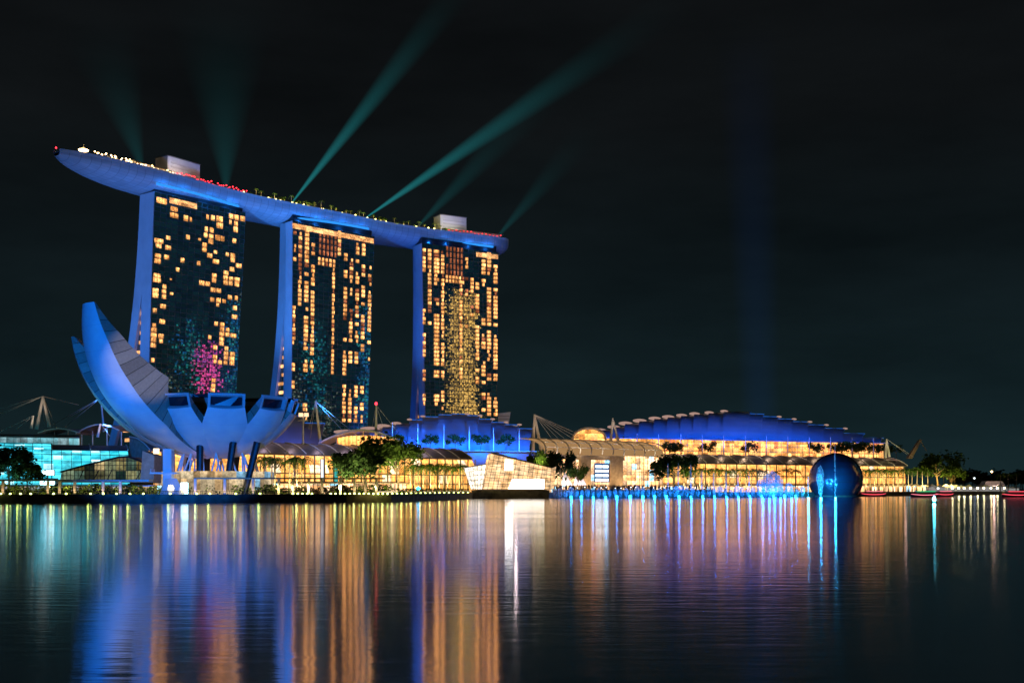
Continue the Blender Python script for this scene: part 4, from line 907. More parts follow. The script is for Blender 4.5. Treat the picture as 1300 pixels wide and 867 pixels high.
# gabled conservatory
cv = thing('gabled_conservatory', 'low gabled glass house with dim yellow light in front of the teal hall', 'glass house', P(140, 626, 398)); Yc = 396
poly = [(75, 609.5), (77, 599), (108, 590.5), (150, 580.5), (163, 579.5), (178, 585), (189, 590), (194, 611)]
m = MB(); pts = [P(x, y, Yc) for x, y in poly]; m.face([p + Vector((0, .8, 0)) for p in pts], [(p.x, p.z) for p in pts]); part('lit_interior', m, DIMG, cv)
m = MB()
for (x0, y0), (x1, y1) in zip(poly[1:-1], poly[2:]): m.tube([P(x0, y0, Yc), P(x1, y1, Yc)], .34, 5)
part('roof_edge', m, M['darkmetal'], cv)
m = MB()
def ytop(x):
    for (x0, y0), (x1, y1) in zip(poly[1:], poly[2:]):
        if x0 <= x <= x1: return lerp(y0, y1, (x - x0) / (x1 - x0))
    return 600
for i in range(24): x = 80 + i * 4.8; m.tube([P(x, 610.5, Yc), P(x, ytop(x), Yc)], .11, 4)
for y in (603.5, 597, 590.5, 585):
    xs_ = [x for x in range(77, 195) if ytop(x) < y]; m.tube([P(xs_[0], y, Yc), P(xs_[-1], y, Yc)], .10, 4)
for a, b_ in ((100, 106), (118, 126), (136, 142), (172, 180), (184, 177)): m.tube([P(a, 610, Yc), P(b_, 596, Yc)], .16, 4)
part('glazing_bars', m, M['darkmetal'], cv)
m = MB(); m.grid([[p, p + Vector((0, 26, 0))] for p in pts[1:-1]]); part('roof', m, M['roofgrey'], cv)
m = MB(); m.slab([P(178, 611, Yc - 1), P(195, 612, Yc - 1), P(196, 578, Yc - 1), P(181, 572, Yc - 1)], (0, 9, 0)); part('stone_wing', m, M['stone'], cv)
m = MB(); a = P(75, 610.5, Yc - 2); b_ = P(194, 610.5, Yc - 2); m.slab([a, b_, b_ - Vector((0, 0, .5)), a - Vector((0, 0, .5))], (0, 3, 0)); part('deck_edge', m, M['stone'], cv)
sg = thing('video_screen', 'bright white rectangular screen on the teal hall front, left of the gabled glass house', 'screen', P(61, 600, 410)); m = MB(); a = P(54, 603, 410); b_ = P(69, 597, 410); m.box(((a.x + b_.x) / 2, 410, (a.z + b_.z) / 2), (b_.x - a.x + .4, .5, b_.z - a.z + .4)); part('frame', m, M['darkmetal'], sg)
m = MB(); m.box(((a.x + b_.x) / 2, 409.6, (a.z + b_.z) / 2), (b_.x - a.x, .2, b_.z - a.z)); part('panel', m, glow('white_panel', (.75, .95, 1), 4), sg)
a = P(51, 617.5, 405); b_ = P(69, 609, 405); sg = thing('entrance_kiosk', 'glowing white entrance box at promenade level under the white screen', 'kiosk', (a.x, 405, QZ)); m = MB(); m.box(((a.x + b_.x) / 2, 405, (a.z + b_.z) / 2), (b_.x - a.x, .4, b_.z - a.z)); part('lit_front', m, glow('kiosk_white', (.35, .88, 1), 8), sg)
m = MB(); m.box(((a.x + b_.x) / 2, 406.2, (QZ + b_.z) / 2 + .3), (b_.x - a.x + 1, 2, b_.z - QZ + .6)); part('box', m, M['darkmetal'], sg)
# --- gold lit mall along the left half
FG = Front(190, 446, 610, 582)
fac = [(0, QZ), (0, 5.8), (.1, 9.6), (.8, 13.2), (2.0, 16.4), (3.6, 19)]
hall('gold_mall', 'long gold lit mall with a grey ribbed roof between the petals and the crystal pavilion', 'mall', FG, (196, 606), fac, bow(3.4, 19, 19.2, 24.6, 1.3), GOLD, 2.9, M['roofgrey'], 9.6, floors=((6.2, 0), (10.4, .2)), cols=34)
m = MB()
for xa, xb, c in ((405, 411, 0), (423, 428, 1)):
    pass
for xa, xb, mt, lab in ((406, 411.5, glow('shop_white', (.75, .85, 1), 1.4), 'tall white lit signboard in the gold mall front beside the big trees'), (422, 428, glow('shop_teal', (.06, .55, .5), .8), 'tall teal lit panel in the gold mall front behind the big trees')):
    u0, u1 = FG.u(xa), FG.u(xb); b = thing('lit_signboard', lab, 'signboard', FG.p((u0 + u1) / 2, -.6, QZ)); m = MB(); m.slab([FG.p(u0, -.5, 6.5), FG.p(u1, -.5, 6.5), FG.p(u1, -.4, 17), FG.p(u0, -.4, 17)], FG.n * .2); part('panel', m, mt, b)
    m = MB()
    for u in (u0, u1): m.tube([FG.p(u, -.6, QZ), FG.p(u, -.5, 17.2)], .16, 4)
    part('frame', m, M['darkmetal'], b)
canopy_arch('curved grey entrance canopy above the gold mall, between the two tall masts', 404, 508, 562, 545, 560, 545, 30, M['roofpale'], .7, 'entrance_canopy')
m = MB(); b = thing('atrium_lantern', 'gold lit glass lantern under the curved entrance canopy', 'glass hall', P(455, 575, 552)); pts = [P(x, y, 552) for x, y in ((428, 580), (428, 556), (445, 553), (470, 552.5), (502, 556), (502, 580))]
m.face(pts, [(p.x, p.z) for p in pts]); part('lit_interior', m, GOLD, b); m = MB()
for x in range(428, 504, 5): m.tube([P(x, 578, 551.6), P(x, 553, 551.6)], .14, 4)
part('glazing_bars', m, M['darkmetal'], b)
M['pod'] = glow('pod_painted_glow', (1.0, .62, .52), .40)  # white pods, the light falling on them put in as emission
# --- blue stepped theatre roof (left) and convention roof (right)
def stepped_roof(lab, fr, edges, zb, d0, d1, peaks, pods_w, u_end=None, group=None, name='stepped_roof'):
    """edges: pixel columns of the panel joints, peaks: pixel row of each panel's top edge"""
    b = thing(name, lab, 'roof', fr.p(fr.u(edges[len(edges) // 2]), d0 + 5, zb))
    for i, (xa, xb) in enumerate(zip(edges, edges[1:])):
        u0, u1 = fr.u(xa), fr.u(xb); zr = fr.zof((xa + xb) / 2, peaks[i], d1)
        # the ridge end stands d1 behind: find its own columns there
        frb = Front(0, 1, 1, 1); frb.a = fr.p(0, d1, 0); frb.d = fr.d; frb.n = fr.n
        r0, r1 = frb.u(xa), frb.u(xb) + 1.2
        n = 8; rows = []
        for k in range(n + 1):
            t = k / n; rows.append([(lerp(u0, r0, t), lerp(d0, d1, t), zb + (zr - zb) * math.sin(t * math.pi / 2) ** .9), (lerp(u1, r1, t), lerp(d0, d1, t), zb + (zr - zb) * math.sin(t * math.pi / 2) ** .9)])
        m = MB(); top = [[fr.p(*q) for q in r] for r in rows]; m.grid([[a_, c_, c_ - Vector((0, 0, .7)), a_ - Vector((0, 0, .7))] for a_, c_ in top], close=True); m.face([top[-1][0], top[-1][1], top[-1][1] - Vector((0, 0, .7)), top[-1][0] - Vector((0, 0, .7))]); p = part('roof_panel', m, M['roofbluetint'], b)
        m = MB(); e = top[-1]; m.tube([e[0] + Vector((0, -.2, .1)), e[1] + Vector((0, -.2, .1))], .33, 5); part('ridge_cap', m, glow('ridge_painted_glow', (.03, .22, 1.0), .55) if not pods_w[i] > 5 else M['white'], p)  # blue light on the step edges put into the cap as emission
        m = MB(); up = Vector((0, 0, .35)); A_, B_ = top[4], top[7]
        for (s0, s1) in (((A_[0]), (B_[0].lerp(B_[1], .5))), ((A_[1]), (B_[0].lerp(B_[1], .5)))): m.tube([s0 + up, s1 + up], .13, 4)
        part('truss', m, M['roofgrey'], p)
        if pods_w[i]:
            sgn = 1 if pods_w[i] > 0 else -1; ep = top[-1][0 if sgn > 0 else 1]; ln = abs(pods_w[i])
            m = MB(); m.smooth = True; rr = []
            for k in range(9):
                t = k / 8; c_ = ep + fr.d * (ln * (t - .5)) + Vector((0, -.8, .3)) ; w_ = min(1.15, .25 + ln / 11) * math.sin(math.pi * (.06 + .88 * t)) ** .6
                rr.append([c_ + Vector((0, math.cos(q) * 2.2 * w_, math.sin(q) * w_ * 1.15)) for q in [j * math.pi / 4 for j in range(8)]])
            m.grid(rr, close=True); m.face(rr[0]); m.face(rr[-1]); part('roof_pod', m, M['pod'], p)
    return b
FT = Front(350, 600, 690, 650)
ed = [440, 470, 486, 503, 520, 537, 557, 574, 591, 607, 623, 640, 657, 675]
pk = [549, 545, 541.5, 538, 533, 529, 526.5, 525.5, 527.5, 532, 536, 539, 544]
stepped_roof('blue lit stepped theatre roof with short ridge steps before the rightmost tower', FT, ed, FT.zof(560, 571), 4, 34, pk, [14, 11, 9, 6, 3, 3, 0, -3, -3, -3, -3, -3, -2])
b = thing('terrace_block', 'dark podium under the blue theatre roof behind the gold mall', 'building', FT.p(90, 20, QZ)); m = MB(); a = FT.u(345); c = FT.u(682); z1 = FT.zof(560, 570.5)
m.slab([FT.p(a, 3, QZ), FT.p(c, 3, QZ), FT.p(c, 3, z1), FT.p(a, 3, z1)], FT.n * 40); part('wall', m, M['roofgrey'], b); m = MB(); m.slab([FT.p(a, -3, z1 - .9), FT.p(c, -3, z1 - .9), FT.p(c, -3, z1 - .3), FT.p(a, -3, z1 - .3)], FT.n * 6); part('terrace_slab', m, M['stone'], b)
FT0 = Front(330, 585, 420, 600)
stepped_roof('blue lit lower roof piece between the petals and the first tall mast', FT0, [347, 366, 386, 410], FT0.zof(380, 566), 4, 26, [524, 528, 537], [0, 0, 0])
for i, px in enumerate((472, 510, 548, 586, 624, 662)):
    u = FT.u(px); lamp('SPOT', 'roof_flood', FT.p(u, -18, z1 + 1), 95000, (.002, .14, 1.0), FT.p(u + 2, 30, z1 + 13), 105, 1, 1)
lamp('SPOT', 'roof_flood', FT0.p(FT0.u(375), -18, 22), 18000, (.002, .14, 1.0), FT0.p(FT0.u(375), 20, 34), 90, 1, 1)
FR = Front(700, 690, 1180, 800)
ed = [762, 779, 794, 812, 831, 848, 865, 881.5, 900, 919, 951, 968, 987, 1006, 1026, 1047, 1071, 1096, 1120]
pk = [546, 542, 537.5, 534, 531, 529, 527, 525, 523.5, 521.8, 524.5, 528, 531, 534.5, 538.5, 543, 549.5, 555]
ZRB = FR.zof(925, 556.5)
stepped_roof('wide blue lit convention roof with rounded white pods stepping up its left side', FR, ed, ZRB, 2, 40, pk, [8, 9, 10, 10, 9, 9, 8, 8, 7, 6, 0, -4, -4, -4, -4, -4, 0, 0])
for px in range(775, 1130, 32):
    u = FR.u(px); lamp('SPOT', 'roof_flood', FR.p(u, -24, ZRB + 2), 38000 if px < 1060 else 16000, (.005, .12, 1.0), FR.p(u + 2, 34, ZRB + 12), 100, 1, 1)
# --- right mall: upper terrace storey, grey canopy, lower gold front
hall('terrace_storey', 'bright gold upper terrace storey under the wide blue convention roof', 'hall', FR, (752, 1122), [(0, FR.zof(925, 580)), (0, FR.zof(925, 573)), (0, FR.zof(925, 566)), (0, FR.zof(925, 558.5))], [(-5, FR.zof(925, 558)), (6, FR.zof(925, 557)), (30, FR.zof(925, 557))], GOLDHI, 4.2, M['roofgrey'], th=.9, cols=0, barr=.13)
FB = Front(826, 642, 1175, 752)
fac = [(0, QZ), (0, 6.5), (0, 10.5), (.4, 14.5), (1.4, 18.6)]
hall('waterfront_mall', 'long gold lit mall with a grey ribbed canopy behind the fountains on the right', 'mall', FB, (832, 1150), fac, bow(-1.5, 17, 18.8, 24.2, 1.5), GOLD, 3.2, M['roofgrey'], 11.5, floors=((6.8, 0), (11.2, 0)), cols=26)
# --- domed atrium in the middle with ribbed glass roof
FA = Front(682, 566, 842, 622)
zE = FA.zof(760, 577.5)
FAu0, FAu1 = FA.u(690), FA.u(842)
at = thing('atrium_hall', 'gold lit atrium with rounded ribbed roof and stone front, right of the crystal pavilion', 'hall', FA.p((FAu0 + FAu1) / 2, 8, QZ))
part('lit_interior', sweep(FA, FAu0, FAu1, [(.6, QZ), (.6, 8), (.6, 13), (.6, zE)]), SHOP, at)
part('glazing_bars', bars(FA, FAu0, FAu1, [(0, QZ), (0, 6), (0, 9.5), (0, 13), (0, zE)], 3.0, .13), M['stone'], at)
pr = barrel(-1, zE, 20, zE + 8.2, 8)
part('glass_roof', sweep(FA, FAu0, FAu1, pr, 1, .25), rooms('roof_glow', (1, .55, .22), (.9, .62, .35), .75, 6, 3.0, .4, 1.2, .35), at)
n = 11
for i in range(n + 1):
    u = lerp(FAu0, FAu1, i / n); m = MB(); m.tube([FA.p(u + 7.5 * (k / 8), d, z + .25) for k, (d, z) in enumerate(pr)], .32, 5); part('roof_rib', m, M['whitepaint'], at)
m = MB(); 
for d, z in pr[2::2]: m.tube([FA.p(FAu0, d, z + .3), FA.p(FAu1, d, z + .3)], .14, 4)
part('purlins', m, M['whitepaint'], at)
for xa, xb, ya in ((688, 693, 578), (735, 749, 580), (774, 789, 578)):
    u0, u1 = FA.u(xa), FA.u(xb); z_ = FA.zof((xa + xb) / 2, ya); m = MB(); m.slab([FA.p(u0, -.9, QZ), FA.p(u1, -.9, QZ), FA.p(u1, -.9, z_), FA.p(u0, -.9, z_)], FA.n * 1.2); part('stone_pier', m, M['stone'], at)
m = MB(); u0, u1 = FA.u(690), FA.u(792); m.slab([FA.p(u0, -.7, zE - 2.6), FA.p(u1, -.7, zE - 2.6), FA.p(u1, -.7, zE - .2), FA.p(u0, -.7, zE - .2)], FA.n * 1.0); part('cornice', m, M['stone'], at)
sp_ = thing('shop_window', 'blue framed shop window with bright white bars in the atrium front', 'shop window', FA.p(FA.u(762), -1.2, QZ + 4)); u0, u1 = FA.u(752.5), FA.u(771)
m = MB(); z0, z1_ = FA.zof(762, 612), FA.zof(762, 588); m.slab([FA.p(u0, -1.3, z0), FA.p(u1, -1.3, z0), FA.p(u1, -1.3, z1_), FA.p(u0, -1.3, z1_)], FA.n * .3); part('panel', m, glow('shop_blue', (.06, .16, .42), .7), sp_)
for k in range(4):
    za = lerp(z0, z1_, .06 + k * .235); m = MB(); m.slab([FA.p(u0 + .7, -1.5, za), FA.p(u1 - .7, -1.5, za), FA.p(u1 - .7, -1.5, za + 1.2), FA.p(u0 + .7, -1.5, za + 1.2)], FA.n * .2); part('light_bar', m, glow('bar_white', (.8, .95, 1), 4), sp_)
m = MB(); 
for u in (u0, (u0 + u1) / 2, u1): m.tube([FA.p(u, -1.55, z0), FA.p(u, -1.55, z1_)], .16, 4)
part('frame', m, M['darkmetal'], sp_)
for xa, xb, ya, lab in ((712, 727, 597, 'pink white sail canopy before the atrium front, left one of two'), (728, 745, 594, 'pink white sail canopy before the atrium front, right one of two')):
    b = thing('sail_canopy', lab, 'sail', P((xa + xb) / 2, 620, 552)); m = MB(); a = P(xa, 616, 552); c = P(xb, 616, 552); t_ = P((xa * .7 + xb * .3), ya, 553)
    m.grid([[a.lerp(t_, k / 6) + Vector((0, -1.2 * math.sin(k / 6 * 3.1), 0)), c.lerp(t_, k / 6) + Vector((0, .6 * math.sin(k / 6 * 3.1), 0))] for k in range(7)]); part('sail', m, M['white'], b)
    m = MB(); m.tube([(t_.x, t_.y + .2, QZ), t_ + Vector((0, .2, .5))], .18, 6); part('mast', m, M['whitepaint'], b)
    lamp('SPOT', 'sail_light', ((a.x + c.x) / 2, 545, 4), 6000, (1, .72, .7), ((a.x + c.x) / 2, 552, 8), 80, .9, .5)
for px in (700, 722, 744, 766, 788): lamp('SPOT', 'facade_fill', FA.p(FA.u(px), -9, 4), 7000, (1, .62, .28), FA.p(FA.u(px), 0, 11), 100, .9, .6)  # added fill on the stone front, in place of light from the shops
for px in (705, 735, 765, 795, 825): lamp('SPOT', 'roof_light', FA.p(FA.u(px), -7, zE + 3), 3500, (1, .74, .5), FA.p(FA.u(px), 8, zE + 4), 100, .9, .6)  # added fill to brighten the atrium roof ribs, no fixtures there
for px in range(845, 1150, 30): lamp('SPOT', 'canopy_fill', FB.p(FB.u(px), 10, 31), 2200, (1, .66, .42), FB.p(FB.u(px), 6, 22), 120, .9, .6)  # added fill above the canopy, in place of spill from the gold terrace
for px in range(330, 600, 34): lamp('SPOT', 'canopy_fill', FG.p(FG.u(px), 10, 32), 1500, (.85, .62, .8), FG.p(FG.u(px), 8, 22), 120, .9, .6)  # added fill above the gold mall roof, no fixtures there
# entrance arch
ar = thing('entrance_arch', 'tall gold lit arched glass entrance between the atrium and the waterfront mall', 'arch', P(814, 616, 628)); Ya = 626
def archpts(x0, x1, yb, yt, n=16, Yd=Ya): return [P((x0 + x1) / 2 - (x1 - x0) / 2 * math.cos(math.pi * i / n), yb - (yb - yt) * math.sin(math.pi * i / n) ** .8, Yd) for i in range(n + 1)]
o_ = archpts(791, 837, 615, 577); m = MB(); m.face([p + Vector((0, 3, 0)) for p in o_], [(p.x, p.z) for p in o_]); part('lit_interior', m, rooms('arch_glow', (1, .7, .3), (.9, .8, .5), 1.0, 2.6, 3.4, .3, 1.3, .6, (.2, .75, .6), .14), ar)
m = MB(); m.tube(o_, .7, 6); part('arch_rim', m, M['whitepaint'], ar); m = MB(); m.tube([p + Vector((0, 1, 0)) for p in archpts(797, 828, 615, 583)], .4, 6); part('inner_arch', m, M['whitepaint'], ar)
m = MB()
for x in range(796, 836, 5): m.tube([P(x, 616, Ya + 1.5), P(x, 615 - 38 * max(0, 1 - ((x - 814) / 23) ** 2) ** .45, Ya + 1.5)], .13, 4)
for y in (607, 599, 591): m.tube([P(793, y, Ya + 1.5), P(835, y, Ya + 1.5)], .12, 4)
part('glazing_bars', m, M['darkmetal'], ar)
m = MB(); m.grid([[p, p + Vector((0, 18, 0))] for p in o_]); part('vault', m, M['roofgrey'], ar)
# small glowing arch on the atrium roof
ar = thing('roof_arch', 'small glowing half round window on top of the atrium roof', 'arch window', P(749, 556, 640)); o_ = archpts(727, 769, 559, 543.5, 14, 640)
m = MB(); m.face([p + Vector((0, 1.5, 0)) for p in o_], [(p.x, p.z) for p in o_]); part('lit_interior', m, GOLDHI, ar); m = MB(); m.tube(o_, .75, 6); part('arch_rim', m, M['whitepaint'], ar); m = MB(); m.grid([[p, p + Vector((0, 22, 0))] for p in o_]); part('vault', m, M['roofgrey'], ar)
for z in (556, 551, 548): pass
bx = thing('plant_room', 'small tapered pale box on the skyline right of the rightmost tower', 'roof block', P(640, 536, 720)); m = MB(); m.slab([P(632.5, 541, 720), P(645.5, 541, 720), P(648, 523, 720), P(632, 524.5, 720)], (0, 12, 0)); part('wall', m, M['white'], bx)
m = MB()
for y in (528, 532, 536): m.tube([P(632.3, y, 719.8), P(647, y, 719.8)], .12, 4)
part('louvres', m, M['roofgrey'], bx)
lamp('POINT', 'box_light', P(655, 530, 700), 1500, (1, .8, .75), radius=1)
# --- crystal pavilion
cp = thing('crystal_pavilion', 'faceted glass crystal pavilion glowing warm white, on a dark base in the water', 'pavilion', P(648, 630, 495))
Yf = 486.0
def q3(x, y, d=0.0): return P(x, y, Yf + d)
LVG = rooms('pavilion_gold', (1, .54, .22), (1, .68, .38), 1.7, 2.4, 2.4, .7, 1.1, .3)
LVW = rooms('pavilion_white', (1, .84, .62), (1, .92, .8), 2.4, 2.4, 2.4, .7, 1.15, .6)
def facet(name, pts, mat, par, sub=None, nu=0, nv=0, off=-.12):
    m = MB(); m.face(pts, [(p.x, p.z) for p in pts]); f = part(name, m, mat, par)
    if nu:
        m = MB(); a, b_, c, d = pts; o = Vector((0, off, 0))
        for i in range(nu + 1): t = i / nu; m.tube([a.lerp(b_, t) + o, d.lerp(c, t) + o], .09, 4)
        for i in range(nv + 1): t = i / nv; m.tube([a.lerp(d, t) + o, b_.lerp(c, t) + o], .09, 4)
        part('glazing_bars', m, M['darkmetal'], f)
    return f
A_, B_, C_, D_ = q3(613, 621, 2), q3(697.5, 621, 0), q3(700.5, 594, 4), q3(622.5, 575.5, 5)
facet('front_facet', [A_, B_, C_, D_], LVG, cp, nu=14, nv=6)
facet('roof_facet', [D_, C_, q3(697, 593, 26), q3(628, 574, 28)], M['roofpale'], cp)
facet('right_facet', [B_, q3(703, 620, 22), q3(706, 592, 22), C_], LVG, cp, nu=4, nv=6)
facet('left_facet', [q3(612.7, 621, 2.1), D_ + Vector((-.1, 0, 0)), q3(619, 577, 22), q3(609, 620, 20)], LVG, cp)
E_, F_, G_, H_ = q3(598, 621, 1.5), q3(612.2, 621, 1.6), q3(617.2, 589.5, 3), q3(588.5, 594, 3)
facet('front_facet', [E_, F_, G_, H_], LVW, cp, nu=5, nv=5)
facet('roof_facet', [H_, G_, q3(617, 588.5, 20), q3(591, 592.5, 20)], M['roofpale'], cp)
facet('left_facet', [q3(600, 620, 18), E_ + Vector((-.05, .1, 0)), H_ + Vector((-.05, .1, 0)), q3(592, 593, 20)], LVG, cp)
m = MB(); m.slab([q3(598, 622, -.8), q3(698, 622, -2.5), q3(696.5, 632.6, -3.2), q3(601, 632.8, -1.5)], (0, 28, 0)); part('base', m, M['quay'], cp)
m = MB(); m.slab([q3(640.6, 597, 1.9), q3(651, 596.8, 1.9), q3(651, 584, 2.6), q3(641.5, 583, 2.6)], (0, .2, 0)); part('screen', m, glow('pavilion_screen', (1, .97, .9), 9), cp)
m = MB(); m.slab([q3(645, 620.6, -.6), q3(691, 620.6, -.6), q3(691, 608, .4), q3(650, 608, .4)], (0, .2, 0)); part('lit_lobby', m, glow('pavilion_lobby', (1, .9, .74), 3.5), cp)
# --- glass sphere in the water
sph = thing('glass_sphere', 'dark glass sphere standing in the water at the right end of the fountains', 'sphere', P(1061, 631, 600)); c = P(1061, 608.5, 600); r = 33.5 * 600 / F
m = MB(); m.smooth = True; m.lathe(c, [(max(.05, r * math.cos(t)), r * math.sin(t)) for t in [R(-88 + i * 176 / 30) for i in range(31)]], 48)
gm, t, o = newmat('sphere_glass'); b_ = N(t, 'ShaderNodeBsdfPrincipled'); b_.inputs['Base Color'].default_value = (.03, .08, .16, 1); b_.inputs['Roughness'].default_value = .2; b_.inputs['IOR'].default_value = 2.0; t.links.new(b_.outputs[0], o.inputs[0])
part('glass_shell', m, gm, sph)
for i in range(6):
    el = R(-22 + i * 16); m = MB(); rr = r * math.cos(el) + .12; m.tube([(c.x + rr * math.cos(a * .2618), c.y + rr * math.sin(a * .2618), c.z + r * math.sin(el)) for a in range(25)], .06, 4, False); part('sunshade_ring', m, M['darkmetal'], sph)
m = MB(); m.lathe((c.x, c.y, -.4), [(r * .9, 0), (r * .93, 1.1), (r * .6, 1.1)], 40); part('base', m, M['quay'], sph)
# ================================================================== MASTS AND CABLES
def mast(lab, legs, top, cables=(), Yd=560, r=.55, tip=None, mat=M['whitepaint'], lit=True, name='mast', bits=()):
    t = P(*top, Yd); b = thing(name, lab, 'mast', P(legs[0][0], legs[0][1], Yd))
    for x, y in legs: m = MB(); m.tube([P(x, y, Yd), t], [r, r * .55], 8); part('leg', m, mat, b)
    for x, y, dy in cables: m = MB(); m.tube([t, P(x, y, Yd + dy)], .10, 4); part('cable', m, M['whitepaint'], b)
    if tip: m = MB(); m.lathe(t, [(.5, 0), (.7, .5), (.5, 1.2), (.1, 1.5)], 8); part('tip_lamp', m, M[tip], b)
    for (x0, y0), (x1, y1), rr in bits: m = MB(); m.tube([P(x0, y0, Yd), P(x1, y1, Yd)], rr, 6); part('strut', m, mat, b)
    if lit: lamp('SPOT', 'mast_light', P(legs[0][0] + 3, legs[0][1] - 3, Yd - 9), 2600, (1, .72, .5), t, 50, 1, .4)
    return b
mast('tall pale A-frame mast at the left edge with cables to both sides', [(46.5, 545), (63, 543)], (54.5, 503), [(-30, 540, 10), (-40, 530, 10), (-60, 548, 10), (56, 541, 14), (100, 514, 16), (72, 545, 12)], 476, .8)
mast('short mast in front of the tall A-frame mast at the left edge', [(39.5, 544)], (42.5, 527.5), [(0, 548, 4), (20, 545, 4)], 470, .6)
mast('short leaning mast under the teal arched canopy', [(124, 555)], (127.5, 537.5), [(140, 554, 4)], 470, .6)
mast('cable mast hidden behind the petals on the left', [(132, 548)], (128, 505), [(56, 545, 0), (70, 552, 0), (88, 530, 0)], 500, .5)
mast('tall pale leaning mast before the middle tower, with cables running right', [(407, 563)], (400.5, 509), [(392, 545, 6), (440, 552, 8), (462, 560, 8), (394, 556, 6)], 548, .8)
mast('upright pale mast with a red tip left of the blue theatre roof', [(477.5, 553)], (477.5, 514), [(473, 540, 5), (486, 540, 8), (505, 549, 9)], 556, .75, 'lampred')
mast('pale A-frame mast with a fan of cables right of the blue theatre roof', [(676.5, 572), (687, 572)], (678.5, 526), [(708, 556, 12), (716, 556, 12), (726, 556, 12), (735, 556, 14), (748, 557, 16), (700, 556, 12)], 612, .95)
mast('A-frame mast standing on the ribbed atrium roof', [(775.5, 560), (785, 561)], (778, 531), [], 640, .85)
mast('A-frame mast at the right end of the gold upper terrace', [(1124, 581), (1129, 580)], (1125.5, 557), [(1140, 568, 6), (1152, 577, 8), (1160, 580, 10)], 745, .9, lit=True)
lp = thing('light_pole', 'tall white pole with square lamp heads and round hoop by the first mast', 'pole', P(385, 567, 520)); m = MB(); m.tube([P(385, 575, 520), P(385, 525, 520)], [.4, .28], 8); part('pole', m, M['whitepaint'], lp)
for x, y in ((382, 526.5), (389, 526.5)): m = MB(); m.box(P(x, y, 519.5), (1.9, .7, 1.7)); part('lamp_head', m, glow('flood_head', (1, .62, .35), 1.6), lp)
m = MB(); c = P(384.5, 533.5, 520); m.tube([(c.x + 2.3 * math.cos(a * .5236), c.y + 2.3 * math.sin(a * .5236), c.z) for a in range(13)], .16, 5, False); part('hoop', m, M['whitepaint'], lp)
# slim white masts in front of the blue roofs
mp_ = thing('roof_mast', '', 'mast'); m = MB(); m.tube([(0, 0, -.5), (0, 0, 14)], [.42, .16], 8); part('pole', m, M['whitepaint'], mp_, local=True); m = MB(); m.tube([(0, 0, 9.5), (0, 5, 11.5)], .10, 4); part('stay', m, M['whitepaint'], mp_, local=True)
mr_ = Row(mp_)
for px, pt in ((496, 535), (528, 537), (561, 539), (593, 540.5), (623.5, 542), (656, 544)):
    u = FT.u(px); zt = FT.zof(px, pt, -4); mr_.put(FT.p(u, -4, z1 - .3), 0, 1, 'slim white mast standing in front of the blue theatre roof', 'masts before the blue theatre roof', scz=(zt - z1) / 14); pass
for i, px in enumerate((802, 829, 857, 884, 911, 938.5, 965, 992, 1019, 1046, 1073, 1100)):
    u = FR.u(px); zb_ = FR.zof(px, 581, -7); zt = FR.zof(px, 550.5 + i * .5, -7); mr_.put(FR.p(u, -7, zb_), 0, 1, 'slim white mast standing in front of the gold upper terrace on the right', 'masts before the upper terrace', scz=(zt - zb_) / 14)

# leaning bridge mast at the right
br = thing('leaning_pylon', 'dark leaning pylon against the sky beyond the right end of the mall', 'pylon', P(1155, 580, 900)); m = MB(); m.slab([P(1152, 582, 900), P(1158, 582, 900), P(1170.5, 558.5, 900), P(1168, 557.5, 900)], (0, 4, 0)); part('pylon', m, M['stone'], br); m = MB(); m.tube([P(1169, 560, 901), P(1176, 572, 901)], .3, 5); part('stay', m, M['stone'], br)
lamp('POINT', 'pylon_light', P(1150, 575, 885), 500, (1, .6, .5), radius=1)
# ================================================================== PALMS AND TREES
pal = [Row(make_palm(3 + i, 7.6, M['palm'], fr=16, FL=3.9)) for i in range(4)]
big = [Row(make_tree(21 + i, 12, 13, M['leaf'], leaf=.6, n=1700)) for i in range(3)]; dk = [Row(make_tree(41 + i, 10, 12, M['leafdark'], leaf=.6, n=1500)) for i in range(2)]
rt = [Row(make_tree(51 + i, 6, 6.5, M['leaf'], 'terrace_tree', .5, 420)) for i in range(2)]
rnd = random.Random(5)
def palms(pxs, Yd, top, lab, grp, H=7.6 + 1.2):
    for i, px in enumerate(pxs):
        Y = Yd(px) if callable(Yd) else Yd; Y += rnd.uniform(-3, 3); tp_ = (top(px) if callable(top) else top) + rnd.uniform(-1.5, 1.5); z = CH + (HY - tp_) * Y / F
        pal[rnd.randrange(4)].put((PX(px, Y), Y, QZ), rnd.random() * 6.28, max(.6, (z - QZ) / H), lab, grp)
def uplights(pxs, Yd, pw, col, z=QZ + 2.2, dy=-5.5):
    for px in pxs: Y = Yd(px) if callable(Yd) else Yd; lamp('SPOT', 'uplight', (PX(px, Y), Y + dy, z), pw * 9, col, (PX(px, Y), Y + 1, z + 5.5), 105, .8, .4)
palms((331, 338, 345, 349, 367, 372, 377, 383), 385, 578, 'palm standing against the gold mall between the petals and the big trees', 'palms right of the petals')
uplights((336, 348, 371, 381), 385, 700, (1, .85, .4))
lineP = lambda px: lerp(425, 500, (px - 520) / 75)
palms([521, 526, 531, 537, 542, 547, 552, 557, 563, 568, 573, 578, 583, 588], lineP, lambda px: 588, 'palm in the bright row between the big trees and the crystal pavilion', 'palms left of the crystal pavilion')
uplights((525, 537, 549, 561, 573, 585), lineP, 1100, (1, .9, .35))
lineR = lambda px: lerp(585, 640, (px - 850) / 180)
palms([868, 875, 881, 888, 894, 900, 907, 913, 920, 926, 933, 940, 947, 954, 962, 970, 985, 998, 1010], lineR, lambda px: 594, 'palm in the row before the long right hand mall, behind the fountains', 'palms behind the fountains')
uplights((872, 886, 900, 914, 930, 946), lineR, 1100, (1, .9, .4))
